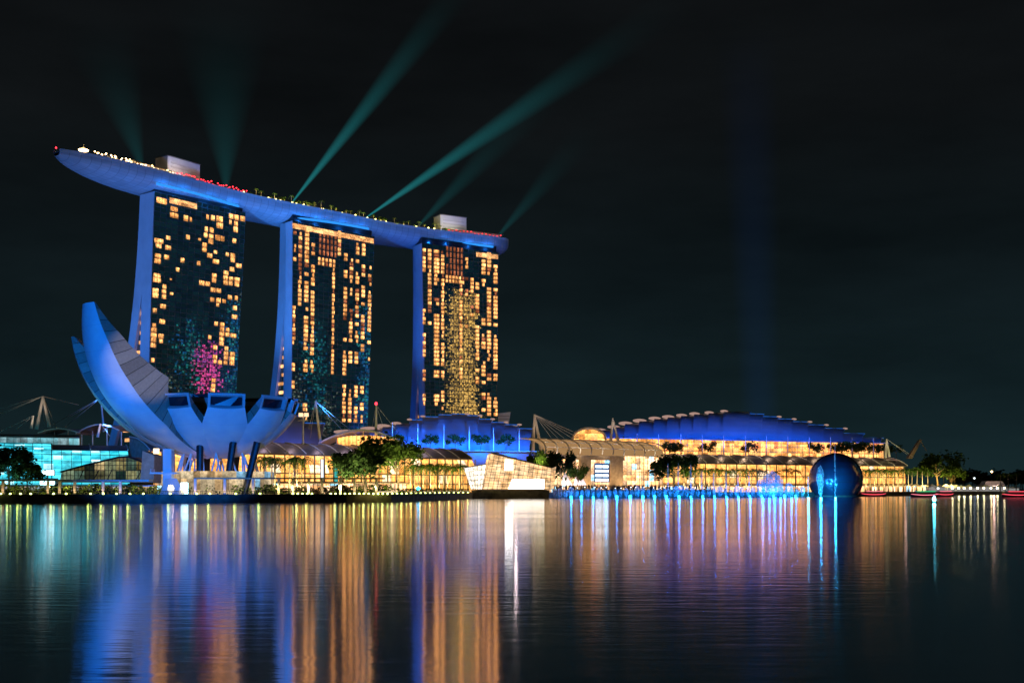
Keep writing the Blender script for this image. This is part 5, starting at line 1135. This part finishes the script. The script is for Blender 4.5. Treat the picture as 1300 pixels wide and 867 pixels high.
lineR2 = lambda px: lerp(668, 730, (px - 1098) / 90)
palms([1099, 1105, 1110, 1116, 1122, 1128, 1134, 1140, 1147, 1153, 1158, 1164, 1171, 1178], lineR2, lambda px: 593, 'palm in the row right of the glass sphere', 'palms right of the glass sphere')
uplights((1101, 1113, 1125, 1138, 1150, 1162, 1174), lineR2, 1500, (1, .85, .35))
palms([1198, 1205, 1212, 1270, 1280, 1290], 860, lambda px: 599, 'palm among the promenade lights at the far right', 'palms at the far right')
def tree(rows, i, px, Y, top, lab, H=11.3, rot=None, wide=1.0): z = CH + (HY - top) * Y / F; rows[i % len(rows)].put((PX(px, Y), Y, QZ), rot if rot is not None else rnd.random() * 6.28, (z - QZ) / H * wide, lab, None, (z - QZ) / H)
tree(big, 0, 478, 425, 561, 'tallest leafy tree before the gold mall, left one of the close pair', 10.9, wide=.8)
tree(big, 1, 506, 428, 567, 'leafy tree before the gold mall, right one of the close pair', 10.9, wide=.8)
tree(dk, 0, 438, 392, 580, 'smaller dark tree left of the tall close pair, furthest left by the gold mall', 9.2, wide=.8)
tree(dk, 1, 461, 394, 578, 'smaller dark tree just left of the tall close pair', 9.2, wide=.8)
tree(dk, 0, 12, 372, 573, 'dark spreading tree at the left edge before the teal hall', 9.2)
tree(dk, 1, 34, 368, 592, 'low dark tree at the left edge, right of the taller spreading one', 9.2)
tree(big, 2, 685, 548, 573, 'leafy tree top showing above the right end of the crystal pavilion', 10.9, wide=.5)
tree(dk, 1, 712, 524, 578, 'slim dark tree before the atrium front, right of the crystal pavilion', 9.2, wide=.6)
tree(big, 2, 733, 535, 589, 'small pale lit tree before the atrium front', 10.9, wide=.6)
tree(dk, 0, 856, 600, 582, 'dark round tree at the left end of the palm row behind the fountains', 9.2)
tree(big, 0, 1191, 790, 580, 'large round tree lit yellow at the right end of the palm row', 10.9)
tree(big, 1, 1209, 800, 597, 'small orange lit tree right of the large round one', 10.9)
uplights((470, 486, 502, 518), 424, 1800, (1, .82, .35), QZ + 4, -11); uplights((430, 446, 461), 392, 1700, (1, .82, .4), QZ + 3, -9); uplights((12, 34), 370, 160, (.3, .8, 1), QZ + 4, -10); uplights((1176, 1192, 1207), 790, 3600, (1, .72, .18), QZ + 4, -13); uplights((856,), 600, 700, (1, .85, .4), QZ + 4, -10); uplights((685,), 548, 900, (1, .85, .3), QZ + 14, -9); uplights((712, 733), 530, 600, (1, .8, .6), QZ + 4, -9)
for i, px in enumerate((502, 545, 577, 609, 641)):
    u = FT.u(px + 0); zt = FT.zof(px, 553, -1.5); rt[i % 2].put(FT.p(u, -1.5, z1 - .3), rnd.random() * 6, (zt - z1) / 5.4, 'small terrace tree lit yellow in front of the blue theatre roof', 'trees before the blue theatre roof'); lamp('SPOT', 'tree_uplight', FT.p(u, -5.5, z1 + .6), 170, (1, .75, .25), FT.p(u, -1.5, z1 + 4), 60, .8, .3)
for i, px in enumerate((846, 852, 894, 946, 1030, 1058, 1064, 1071, 1078, 1086, 1093, 1108, 1115, 1133)):
    u = FR.u(px); zb_ = FR.zof(px, 581, -4); zt = FR.zof(px, 563 if px < 1100 else 566, -4); rt[i % 2].put(FR.p(u, -4, zb_), rnd.random() * 6, (zt - zb_) / 5.4, 'small tree on the gold upper terrace under the blue convention roof', 'trees on the upper terrace')
    if i % 2 == 0: lamp('SPOT', 'tree_uplight', FR.p(u, -9, zb_ + 1), 500, (1, .75, .3), FR.p(u, -4, zb_ + 4), 70, .8, .3)
ft = [Row(make_tree(71 + i, 9, 10, M['leafdark'], 'far_tree', .9, 420)) for i in range(3)]
for i in range(26):
    px = 1216 + i * 4.6 + rnd.uniform(-2, 2); Y = 1150 + rnd.uniform(-60, 260); top = 601 - 3.5 * math.sin(i * .7) - (3 if i > 15 else 0) + (5 if 6 < i < 12 else 0); ft[i % 3].put((PX(px, Y), Y, QZ), rnd.random() * 6, (CH + (HY - top) * Y / F - QZ) / 8.6, 'dark tree in the distant row beyond the promenade lights at the far right', 'distant trees at the far right')
# shrubs on the left promenade
sr = [Row(make_shrub(81 + i, 4.2, 2.6, M['shrub'])) for i in range(3)]
shore_y = lambda px: lerp(328, 345, px / 440) if px < 497 else lerp(352, 478, (px - 497) / 103)
for i in range(70):
    px = 4 + i * 7.1 + rnd.uniform(-2, 2); Y = shore_y(px) + 17 + rnd.uniform(-2, 3); sr[i % 3].put((PX(px, Y), Y, QZ), rnd.random() * 6, uniform(.75, 1.35), 'shrub in the planted bed behind the lawn on the left promenade', 'shrubs on the left promenade')
    if i % 3 == 0: lamp('SPOT', 'bed_light', (PX(px + 3, Y), Y - 4.5, QZ + 2.6), 1500, (1, .82, .28), (PX(px + 3, Y), Y + .5, QZ + .6), 110, .8, .2)
for i in range(16):
    px = 506 + i * 5.8; Y = shore_y(px) + 6; sr[i % 3].put((PX(px, Y), Y, QZ), rnd.random() * 6, .8, 'shrub on the receding quay left of the crystal pavilion', 'shrubs on the receding quay')
# lawn lamps
ll = Row(make_post_lamp('lawn_lamp', .30, .33, M['lampgreen']))
for px in (1, 13, 26, 39, 68, 84, 115, 131, 148, 165, 182, 216, 250, 266.5, 299.5, 330):
    Y = shore_y(px) + 1.6; ll.put((PX(px, Y), Y, QZ + .06), 0, 1, 'yellow green lamp on the lawn edge along the left quay', 'lawn lamps along the left quay'); lamp('POINT', 'lawn_light', (PX(px, Y), Y - 2.1, QZ + 1.0), 60, (.75, 1, .2), radius=.3)
for i in range(38):
    px = 372 + i * 6.0
    if 397 < px < 417: continue
    Y = shore_y(px) + 1.8; ll.put((PX(px, Y), Y, QZ + .06), 0, .95, 'yellow lamp in the close set row on the quay left of the crystal pavilion', 'lamps on the quay by the crystal pavilion')
    if i % 2: lamp('POINT', 'lawn_light', (PX(px, Y), Y - 2.2, QZ + 1.0), 60, (1, .9, .25), radius=.3)
# covered walks with bright pillars
def pergola(lab, px0, px1, zt, off, cols, mat):
    Y0, Y1 = shore_y(px0) + off, shore_y(px1) + off; a = Vector((PX(px0, Y0), Y0, zt)); b_ = Vector((PX(px1, Y1), Y1, zt)); t = thing('covered_walk', lab, 'covered walk', (a + b_) / 2 - Vector((0, 0, zt - QZ)))
    m = MB(); m.slab([a, b_, b_ + Vector((0, 0, .45)), a + Vector((0, 0, .45))], (0, 4.6, .1)); part('roof', m, mat, t)
    for px in cols:
        Y = shore_y(px) + off + .7; m = MB(); m.box((PX(px, Y), Y, (QZ + zt) / 2), (.75, .6, zt - QZ)); part('pillar', m, M['whitepaint'], t); lamp('SPOT', 'pillar_light', (PX(px, Y), Y - 1.8, QZ + .5), 150, (1, .6, .28), (PX(px, Y), Y, QZ + 2), 90, .8, .2)
    return t
pergola('thin flat roofed covered walk on lit pillars, before the gabled glass house', -10, 189, 6.3, 11, (4, 61, 76, 95, 131, 153), M['roofgrey'])
pergola('long flat roofed covered walk on lit pillars under and right of the petals', 246, 487, 7.0, 12, (248, 285.5, 321.5, 354, 372, 392, 409, 432, 450, 464, 478), M['stone'])
# shop row behind the left promenade
FS = Front(60, 395, 500, 445)
st_ = thing('shop_row', 'low row of bright white shop fronts at promenade level below the gold mall', 'shops', FS.p(FS.L / 2, 2, QZ)); part('lit_fronts', sweep(FS, FS.u(196), FS.u(516), [(0, QZ), (0, 6.2)]), SHOP, st_); part('canopy', sweep(FS, FS.u(196), FS.u(516), [(-2, 6.4), (5, 6.8)], 1, .4), M['stone'], st_)
m = MB()
for i in range(60): u = lerp(FS.u(196), FS.u(516), i / 59); m.tube([FS.p(u, -.3, QZ), FS.p(u, -.3, 6.2)], .12, 4)
part('frames', m, M['darkmetal'], st_)
st_ = thing('cafe_row', 'low row of lit cafe fronts under the teal hall at the left edge', 'shops', P(30, 620, 400)); FS2 = Front(-30, 398, 200, 412); part('lit_fronts', sweep(FS2, FS2.u(-30), FS2.u(196), [(0, QZ), (0, 5.2)]), rooms('cafes', (1, .6, .25), (.3, .6, .7), .75, 2.8, 3.0, .1, 1.4, .8, (.9, .95, 1), .15), st_); part('canopy', sweep(FS2, FS2.u(-30), FS2.u(196), [(-2, 5.3), (3, 5.6)], 1, .4), M['roofgrey'], st_)
# railing along the quay
def railing(lab, pxs, off):
    t = thing('railing', lab, 'railing', (PX(pxs[0], shore_y(pxs[0])), shore_y(pxs[0]) + off, QZ)); pts = [Vector((PX(p, shore_y(p) + off), shore_y(p) + off, QZ + 1.15)) for p in pxs]; m = MB(); m.tube(pts, .05, 4); part('rail', m, M['darkmetal'], t)
    m = MB()
    for p in pts: m.tube([p, p - Vector((0, 0, 1.15))], .05, 4)
    part('posts', m, M['darkmetal'], t, kind='stuff')
railing('thin dark railing behind the lawn of the left quay', [i * 2.6 for i in range(0, 190)], 9.4)
# step light line on the receding quay
m = MB(); pts = [Vector((PX(p, shore_y(p) + 9), shore_y(p) + 9, QZ + .9)) for p in (480, 500, 520, 545, 570, 597)]; b = thing('lit_handrail', 'long pale lit handrail on the receding quay left of the crystal pavilion', 'handrail', pts[2] - Vector((0, 0, .9))); m.tube(pts, .16, 5); part('rail', m, glow('rail_light', (1, .75, .45), 1.3), b); m = MB()
for p in pts: m.tube([p - Vector((0, 0, .9)), p], .08, 4)
part('posts', m, M['darkmetal'], b)
p = Vector((PX(531, shore_y(531) + 3), shore_y(531) + 3, QZ)); b = thing('cyan_floodlight', 'bright cyan floodlight on the receding quay', 'floodlight', p); m = MB(); m.tube([p, p + Vector((0, 0, 2))], .1, 6); part('post', m, M['darkmetal'], b); m = MB(); m.lathe(p + Vector((0, 0, 2)), [(.1, -.6), (.85, 0), (.1, .6)], 10); part('lamp_head', m, M['lampcyan'], b)
# ================================================================== FOUNTAIN
fo_y = lambda px: lerp(503, 534, (px - 700) / 160) if px < 860 else lerp(536, 583, (px - 860) / 150)
def jetmat(name, col, em):
    m, t, o = newmat(name); L = t.links.new
    g_ = N(t, 'ShaderNodeNewGeometry'); mp = N(t, 'ShaderNodeMapping'); mp.inputs['Scale'].default_value = (2.2, 2.2, .7); L(g_.outputs['Position'], mp.inputs[0]); n_ = N(t, 'ShaderNodeTexNoise'); n_.inputs['Scale'].default_value = 1.0; n_.inputs['Detail'].default_value = 6; L(mp.outputs[0], n_.inputs['Vector'])
    rr = N(t, 'ShaderNodeMapRange'); L(n_.outputs[0], rr.inputs[0]); rr.inputs['From Min'].default_value = .38; rr.inputs['From Max'].default_value = .68; rr.inputs['To Min'].default_value = 0; rr.inputs['To Max'].default_value = .8
    d = N(t, 'ShaderNodeBsdfDiffuse'); d.inputs[0].default_value = (*col, 1); tr = N(t, 'ShaderNodeBsdfTranslucent'); tr.inputs[0].default_value = (*col, 1); a = N(t, 'ShaderNodeMixShader'); a.inputs[0].default_value = .5; L(d.outputs[0], a.inputs[1]); L(tr.outputs[0], a.inputs[2])
    tp_ = N(t, 'ShaderNodeBsdfTransparent'); mx = N(t, 'ShaderNodeMixShader'); L(rr.outputs[0], mx.inputs[0]); L(tp_.outputs[0], mx.inputs[1]); L(a.outputs[0], mx.inputs[2]); L(mx.outputs[0], o.inputs[0]); return m
M['jet'] = jetmat('spray', (.80, .88, .95), 0)
def make_jet(seed, H, W_, name='water_jet'):
    rn = random.Random(seed); t = thing(name, '', 'fountain jet'); m = MB(); m.lathe((0, 0, -.5), [(.35, 0), (.45, .45), (.25, .6)], 8); part('nozzle', m, M['darkmetal'], t, local=True); m = MB(); m.smooth = True
    rows = []
    for k in range(11):
        q = k / 10; r = W_ * (.25 + .9 * q ** .8) * (1 - q ** 5); z = H * q; rows.append([(r * math.cos(a * .6283) * rn.uniform(.7, 1.25), r * math.sin(a * .6283) * rn.uniform(.7, 1.25), z * rn.uniform(.96, 1.03)) for a in range(10)])
    m.grid(rows, close=True); part('spray', m, M['jet'], t, local=True); return t
js = [Row(make_jet(91 + i, 4.6, 1.5)) for i in range(3)]; jt = [Row(make_jet(95 + i, 12.5, .55, 'tall_jet')) for i in range(2)]; jp = [Row(make_jet(98 + i, 9, 3.0, 'spray_plume')) for i in range(2)]
cl_ = Row(make_post_lamp('fountain_lamp', .35, .60, M['lampcyan'], flat=False)); wl_ = Row(make_post_lamp('promenade_lamp', 3.4, .40, M['lampwhite']))
for i, px in enumerate(range(704, 1024, 7)):
    Y = fo_y(px) - 3.2; js[i % 3].put((PX(px, Y), Y, .3), rnd.random() * 6, uniform(.75, 1.2), 'low blue lit water jet in the fountain row left of the glass sphere', 'low jets of the fountain row')
for i, px in enumerate([725, 738, 753, 769, 783, 800, 816, 831, 846, 862, 877, 892, 907, 922, 937, 952, 967, 982, 996, 1010]):
    Y = fo_y(px) - 5; cl_.put((PX(px, Y), Y, .15), 0, uniform(.7, 1.25), 'cyan lamp at the foot of the fountain row, just above the water', 'cyan lamps of the fountain row'); lamp('POINT', 'fountain_light', (PX(px, Y), Y - 1.4, 1.6), 1300, (.005, .24, 1.0), radius=.4)
for i, px in enumerate([848, 861, 877, 891, 906, 922, 937, 951]):
    Y = fo_y(px) - 2; jt[i % 2].put((PX(px, Y), Y, .3), rnd.random() * 6, 1, 'tall thin blue water jet standing before the palms', 'tall thin jets', scz=uniform(.9, 1.3)); lamp('POINT', 'fountain_light', (PX(px, Y), Y - 2.2, 5), 420, (.01, .2, 1.0), radius=.4)
for i, (px, z) in enumerate(((966, 1.0), (974, 1.25), (981, 1.45), (988, 1.15), (1002, .8))):
    Y = fo_y(px) - 3; jp[i % 2].put((PX(px, Y), Y, .3), rnd.random() * 6, z, 'broad tall plume of blue spray left of the glass sphere', 'plumes of spray by the sphere'); lamp('POINT', 'fountain_light', (PX(px, Y), Y - 5, 3), 2200, (.008, .2, 1.0), radius=.5)
Y = 582
for px, h_, lab in ((1041.5, 1.75, 'tall broad cyan water jet right in front of the glass sphere'), (1060, 2.2, 'tallest thin blue water jet in front of the glass sphere'), (1026, .8, 'short cyan water jet at the left foot of the glass sphere')):
    o_ = (jp if px < 1050 and px > 1030 else jt)[0].put((PX(px, Y), Y, .3), 1.0, .8 if px == 1041.5 else 1.0, lab, None, scz=h_); 
    if 'group' in o_: del o_['group']
    lamp('POINT', 'fountain_light', (PX(px - 2, Y), Y - 4, 2), 3200, (.02, .55, 1.0), radius=.5); lamp('POINT', 'fountain_light', (PX(px - 2, Y), Y - 4, 9), 1300, (.02, .5, 1.0), radius=.5)
lamp('SPOT', 'sphere_fill', P(1020, 628, 545), 60000, (.02, .22, 1.0), P(1055, 606, 590), 50, 1, .5)  # added blue fill, in place of the sphere's inner glow and reflections
for i in range(33):
    px = 716 + i * 9.3 + rnd.uniform(-3, 3); Y = fo_y(px) + 4.5; wl_.put((PX(px, Y), Y, QZ), 0, .62 + .15 * rnd.random(), 'white lamp on a low post along the fountain promenade before the crowd', 'white lamps along the fountain promenade')

# blue upward wash over the fountain plumes, seen as a faint beam
b0 = P(968, 622, 592); beam('searchlight', 'searchlight behind the fountain plumes with a very faint blue vertical beam', b0, b0 + Vector((-8, 0, 235)), 9, 17, (.01, .14, .7), .014, .8)
# crowd on the fountain promenade: one uncountable mass
m = MB()
def person(m, x, y, z, h, a):
    s = h / 1.7
    m.lathe((x, y, z), [(.11 * s, 0), (.17 * s, .45 * s), (.19 * s, .85 * s), (.16 * s, 1.0 * s), (.22 * s, 1.36 * s), (.09 * s, 1.45 * s), (.07 * s, 1.5 * s), (.11 * s, 1.58 * s), (.10 * s, 1.68 * s), (.02, 1.72 * s)], 7)
    c, q = math.cos(a), math.sin(a)
    for sg in (1, -1): m.tube([(x + sg * .22 * s * c, y + sg * .22 * s * q, z + 1.33 * s), (x + sg * .27 * s * c, y + sg * .27 * s * q, z + 1.02 * s), (x + sg * .22 * s * c - .1 * q, y + sg * .22 * s * q + .1 * c, z + .8 * s)], [.055 * s, .045 * s, .035 * s], 5)
for i in range(330):
    px = rnd.uniform(702, 905); Y = fo_y(px) + rnd.uniform(6, 16); person(m, PX(px, Y), Y, QZ + .05 + (Y - fo_y(px)) * .13, rnd.uniform(1.55, 1.85), rnd.random() * 6)
single('crowd', m, pbr('dark_clothing', (.05, .04, .05), .9, 0, .6, 1.2), 'dense dark crowd watching the fountains in front of the atrium hall', 'crowd', P(800, 622, 530), kind='stuff')
st_ = thing('viewing_steps', 'broad dark steps under the crowd on the fountain promenade', 'steps', P(800, 622, 535)); m = MB()
for k in range(4):
    pts = [Vector((PX(p, fo_y(p) + 5 + k * 3), fo_y(p) + 5 + k * 3, QZ + .06 + k * .36)) for p in (702, 780, 860, 905)]; m.grid([[p, p + Vector((0, 0, .36)), p + Vector((0, 3, .36))] for p in pts])
part('treads', m, M['paving'], st_)
pts = [Vector((PX(p, fo_y(p) + 8), fo_y(p) + 8, QZ + 2.4)) for p in (898, 940, 980, 1024)]; b = thing('lit_rail', 'thin pinkish lit rail behind the fountain row, left of the glass sphere', 'rail', pts[1] - Vector((0, 0, 2.4))); m = MB(); m.tube(pts, .22, 5); part('rail', m, glow('pink_rail', (1, .55, .5), .9), b); m = MB()
for p in pts: m.tube([p - Vector((0, 0, 2.4)), p], .1, 4)
part('posts', m, M['darkmetal'], b)
# shop strip below the right mall
FQ = Front(830, 618, 1180, 725); st_ = thing('arcade_row', 'low row of bright arcade shops at ground level under the right hand mall', 'shops', FQ.p(60, 2, QZ)); part('lit_fronts', sweep(FQ, FQ.u(838), FQ.u(1175), [(0, QZ), (0, 6.0)]), SHOP, st_); part('canopy', sweep(FQ, FQ.u(838), FQ.u(1175), [(-2.5, 6.2), (5, 6.6)], 1, .4), M['stone'], st_); m = MB()
for i in range(70): u = lerp(FQ.u(838), FQ.u(1175), i / 69); m.tube([FQ.p(u, -.3, QZ), FQ.p(u, -.3, 6)], .12, 4)
part('frames', m, M['darkmetal'], st_)
# ================================================================== FAR RIGHT SHORE
tent = thing('market_tent', '', 'tent'); m = MB(); m.slab([(-2.6, -2, 2.6), (2.6, -2, 2.6), (0, -2, 4.2)], (0, 4, 0)); part('canopy', m, M['white'], tent, local=True); m = MB(); m.face([(-2.4, 1.2, .1), (2.4, 1.2, .1), (2.4, 1.2, 2.6), (-2.4, 1.2, 2.6)]); part('lit_back', m, glow('tent_light', (.9, .85, .8), .28), tent, local=True)
for x in (-2.4, 2.4):
    for y in (-1.8, 1.8): m = MB(); m.tube([(x, y, 0), (x, y, 2.6)], .08, 4); part('pole', m, M['whitepaint'], tent, local=True)
tr_ = Row(tent)
for i in range(24):
    px = 1150 + i * 6.2 + rnd.uniform(-1.5, 1.5); Y = lerp(730, 900, (px - 1150) / 150) + rnd.uniform(-4, 10); tr_.put((PX(px, Y), Y, QZ), rnd.uniform(-.3, .3), uniform(.8, 1.3), 'white lit market tent on the promenade at the far right', 'market tents at the far right')
    if i % 2 == 0: lamp('POINT', 'tent_lamp', (PX(px, Y), Y - 1, QZ + 2.2), 40, rnd.choice([(1, .8, .6), (.4, .6, 1), (1, .6, .4)]), radius=.4)
mk = thing('pavilion_tent', 'wide pinkish roofed pavilion among the far right lights', 'pavilion', P(1262, 622, 880)); m = MB(); a = P(1249, 616, 880); c = P(1276, 616, 880); m.slab([a, c, c + Vector((-2, 0, 3.2)), a + Vector((2, 0, 3.2))], (0, 9, 0)); part('roof', m, M['white'], mk); m = MB()
for k in range(6): q = a.lerp(c, k / 5); m.tube([(q.x, q.y + .5, QZ), (q.x, q.y + .5, q.z)], .2, 5)
part('posts', m, M['whitepaint'], mk); m = MB(); m.face([a + Vector((1, 6, 0)), c + Vector((-1, 6, 0)), (c.x - 1, c.y + 6, QZ), (a.x + 1, a.y + 6, QZ)]); part('lit_back', m, glow('pav_glow', (1, .75, .6), 1.1), mk); lamp('POINT', 'pavilion_light', P(1262, 612, 868), 1500, (1, .6, .5), radius=.8)
sl = Row(make_post_lamp('quay_lamp', 2.4, .62, glow('quay_lamp_glow', (1, .88, .45), 22)))
for i, px in enumerate((1209, 1217, 1224, 1232, 1241, 1249, 1258, 1266, 1275)):
    Y = lerp(735, 815, (px - 1200) / 100) + 1.5; sl.put((PX(px, Y), Y, QZ), 0, 1, 'warm white lamp on a post along the far right quay', 'lamps along the far right quay'); lamp('POINT', 'quay_light', (PX(px, Y), Y - 1, QZ + 2), 220, (1, .9, .4), radius=.4)
for px, lab, mt in ((1237, 'tall lamp at the far right with a bluish head', 'lampwhite'), (1259, 'tallest lamp at the far right, standing above the pavilion roof', 'lampwarm')):
    Y = 880; b = make_post_lamp('street_lamp', 10 if px == 1237 else 15, .8, M[mt]); b.location = (PX(px, Y), Y, QZ); b['label'] = lab
for px, c in ((1136, 'lampcyan'), (1191, 'lampwhite'), (1148, 'lampwhite')):
    Y = 715 if px < 1160 else 760; b = make_post_lamp('promenade_light', 2.2, .8, M[c]); b.location = (PX(px, Y), Y, QZ); b['label'] = {1136: 'bright cyan light on the promenade right of the glass sphere', 1191: 'bright white light under the large round tree', 1148: 'bright white light on the promenade just right of the cyan one'}[px]
# boats
def boat(lab, px, Y, Lb, trim, roofm, rz=0.0):
    o = Vector((PX(px, Y), Y, 0)); b = thing('river_boat', lab, 'boat', o, rz=rz); m = MB(); rows = []
    for k in range(13):
        q = k / 12 * 2 - 1; w = 1.6 * (1 - abs(q) ** 3) + .05; sh = .5 * q * q; x = q * Lb / 2; rows.append([(x, -w, 1.0 + sh), (x, -w * .8, .1), (x, 0, -.3), (x, w * .8, .1), (x, w, 1.0 + sh), (x, w * .9, .9 + sh), (x, 0, .7), (x, -w * .9, .9 + sh)])
    m.grid(rows, close=True); m.face(rows[0]); m.face(rows[-1]); part('hull', m, pbr('boat_wood', (.10, .05, .035), .6), b, local=True)
    m = MB(); m.tube([(k / 12 * 2 * Lb / 2 * .96 - Lb / 2 * .96, -(1.6 * (1 - abs(k / 6 - 1) ** 3) + .1), 1.02 + .5 * (k / 6 - 1) ** 2) for k in range(13)], .13, 5); part('light_strip', m, trim, b, local=True)
    m = MB(); rr = [[(x, -1.5, 2.7), (x, -1.1, 3.1), (x, 1.1, 3.1), (x, 1.5, 2.7), (x, 0, 2.75)] for x in (-Lb * .32, 0, Lb * .34)]; m.grid(rr, close=True); m.face(rr[0]); m.face(rr[-1]); part('cabin_roof', m, M['whitepaint'], b, local=True)
    m = MB(); m.tube([(-Lb * .32, -1.55, 2.75), (Lb * .34, -1.55, 2.75)], .12, 5); part('roof_light', m, roofm, b, local=True)
    for i in range(6):
        x = lerp(-Lb * .3, Lb * .32, i / 5)
        for y in (-1.3, 1.3): m = MB(); m.tube([(x, y, .8), (x, y, 2.8)], .06, 5); part('cabin_post', m, M['darkmetal'], b, local=True)
    m = MB(); m.box((0, .4, 1.3), (Lb * .5, 1.6, 1.0)); part('seating', m, M['stone'], b, local=True); return b
RED = glow('red_strip', (1, .08, .12), 2.2); GRN = glow('green_strip', (.05, .8, .3), 1.4); PNK = glow('pink_strip', (1, .22, .3), 1.8)
boat('dark river boat with pink red light strips right of the glass sphere', 1109, 615, 13.5, RED, PNK)
boat('river boat with green and pink roof light, left of the big cyan light', 1174, 560, 14, PNK, GRN)
boat('river boat with red light strips right of the big cyan light on the water', 1199, 600, 10, RED, PNK, .1)
boat('river boat with pink red strips at the right edge', 1291, 560, 15, RED, RED)
o = Vector((PX(1186, 330), 330, 0)); b = thing('lit_buoy', 'small buoy with a bright cyan light on the open water at the right', 'buoy', o); m = MB(); m.lathe(o, [(.6, -.3), (.95, 0), (.95, .35), (.3, .5)], 12); part('float', m, M['darkmetal'], b); m = MB(); m.lathe(o, [(.28, .5), (.42, .9), (.3, 1.6), (.05, 2.0)], 10); part('lamp_head', m, glow('buoy_cyan', (.10, .75, 1.0), 60), b)
# ================================================================== OFFICE TOWERS ACROSS THE BAY (behind the right of the camera, mirrored in the hotel glass)
def office(lab, k, px, py, dist, w, h_top, mats, cw, rz, lit_p, seed, band=(0, 1)):
    p, r = reflect_dir(TW[k], px, py); q = p + r * (dist / math.hypot(r.x, r.y)); b = thing('office_tower', lab, 'office tower', (q.x, q.y, QZ)); rn = random.Random(seed)
    m = MB(); m.box((q.x, q.y, h_top / 2), (w, w, h_top), rz); part('shaft', m, M['darkmetal'], b); m = MB(); m.box((q.x, q.y, h_top + 2), (w * .6, w * .6, 4), rz); part('roof_block', m, M['roofgrey'], b)
    cs, sn = math.cos(rz), math.sin(rz); nn = int(w / cw); mm = [MB() for _ in mats]
    for f_ in range(4):
        a = rz + f_ * math.pi / 2; d = Vector((math.cos(a), math.sin(a), 0)); s_ = Vector((-d.y, d.x, 0))
        for i in range(nn):
            z = 8 + band[0] * h_top
            while z < h_top * band[1] - 3:
                if rn.random() < lit_p:
                    c = Vector((q.x, q.y, z)) + d * (w / 2 + .15) + s_ * ((i + .5) * cw - w / 2); mb = mm[rn.randrange(len(mm))]
                    a_ = c - s_ * cw * .4; b_ = c + s_ * cw * .4; mb.slab([a_, b_, b_ + Vector((0, 0, 3)), a_ + Vector((0, 0, 3))], d * .1)
                z += 4
    for mb, mt in zip(mm, mats):
        if mb.f: part('lit_storeys', mb, mt, b, kind='stuff')
    return b
gT = glow('office_teal', (.05, .75, .75), 2.4); gG = glow('office_gold', (1, .58, .13), 8); gB = glow('office_blue', (.03, .35, 1.0), 2.0); gP = glow('office_pink', (1, .08, .35), 9.0); gW = glow('office_white', (.8, 1, .75), 2.2); gV = glow('office_violet', (.55, .15, 1), 3)
office('teal lit office tower across the bay', 1, 236, 400, 640, 20, 205, [gT, gT, gB], 2.6, .2, .24, 1, (.45, 1))
office('pink lit office tower across the bay', 1, 262, 470, 1400, 27, 266, [gP, gP, gV], 3.2, .1, .55, 2, (.66, 1))
office('green white lit office tower across the bay', 1, 212, 470, 760, 34, 150, [gW], 3.0, .3, .07, 3)
office('cyan lit slim office tower across the bay', 1, 304, 345, 700, 10, 250, [gT, gW], 2.5, .3, .25, 7, (.5, 1))
office('blue lit office tower across the bay', 2, 466, 420, 620, 16, 240, [gB, gB, gT], 2.6, .2, .42, 4)
office('dim office tower across the bay', 2, 400, 490, 700, 30, 130, [gW], 3.0, .2, .07, 5)
office('gold lit office tower across the bay', 3, 587, 420, 620, 26, 262, [gG], 2.0, .35, .38, 6, (.25, 1))
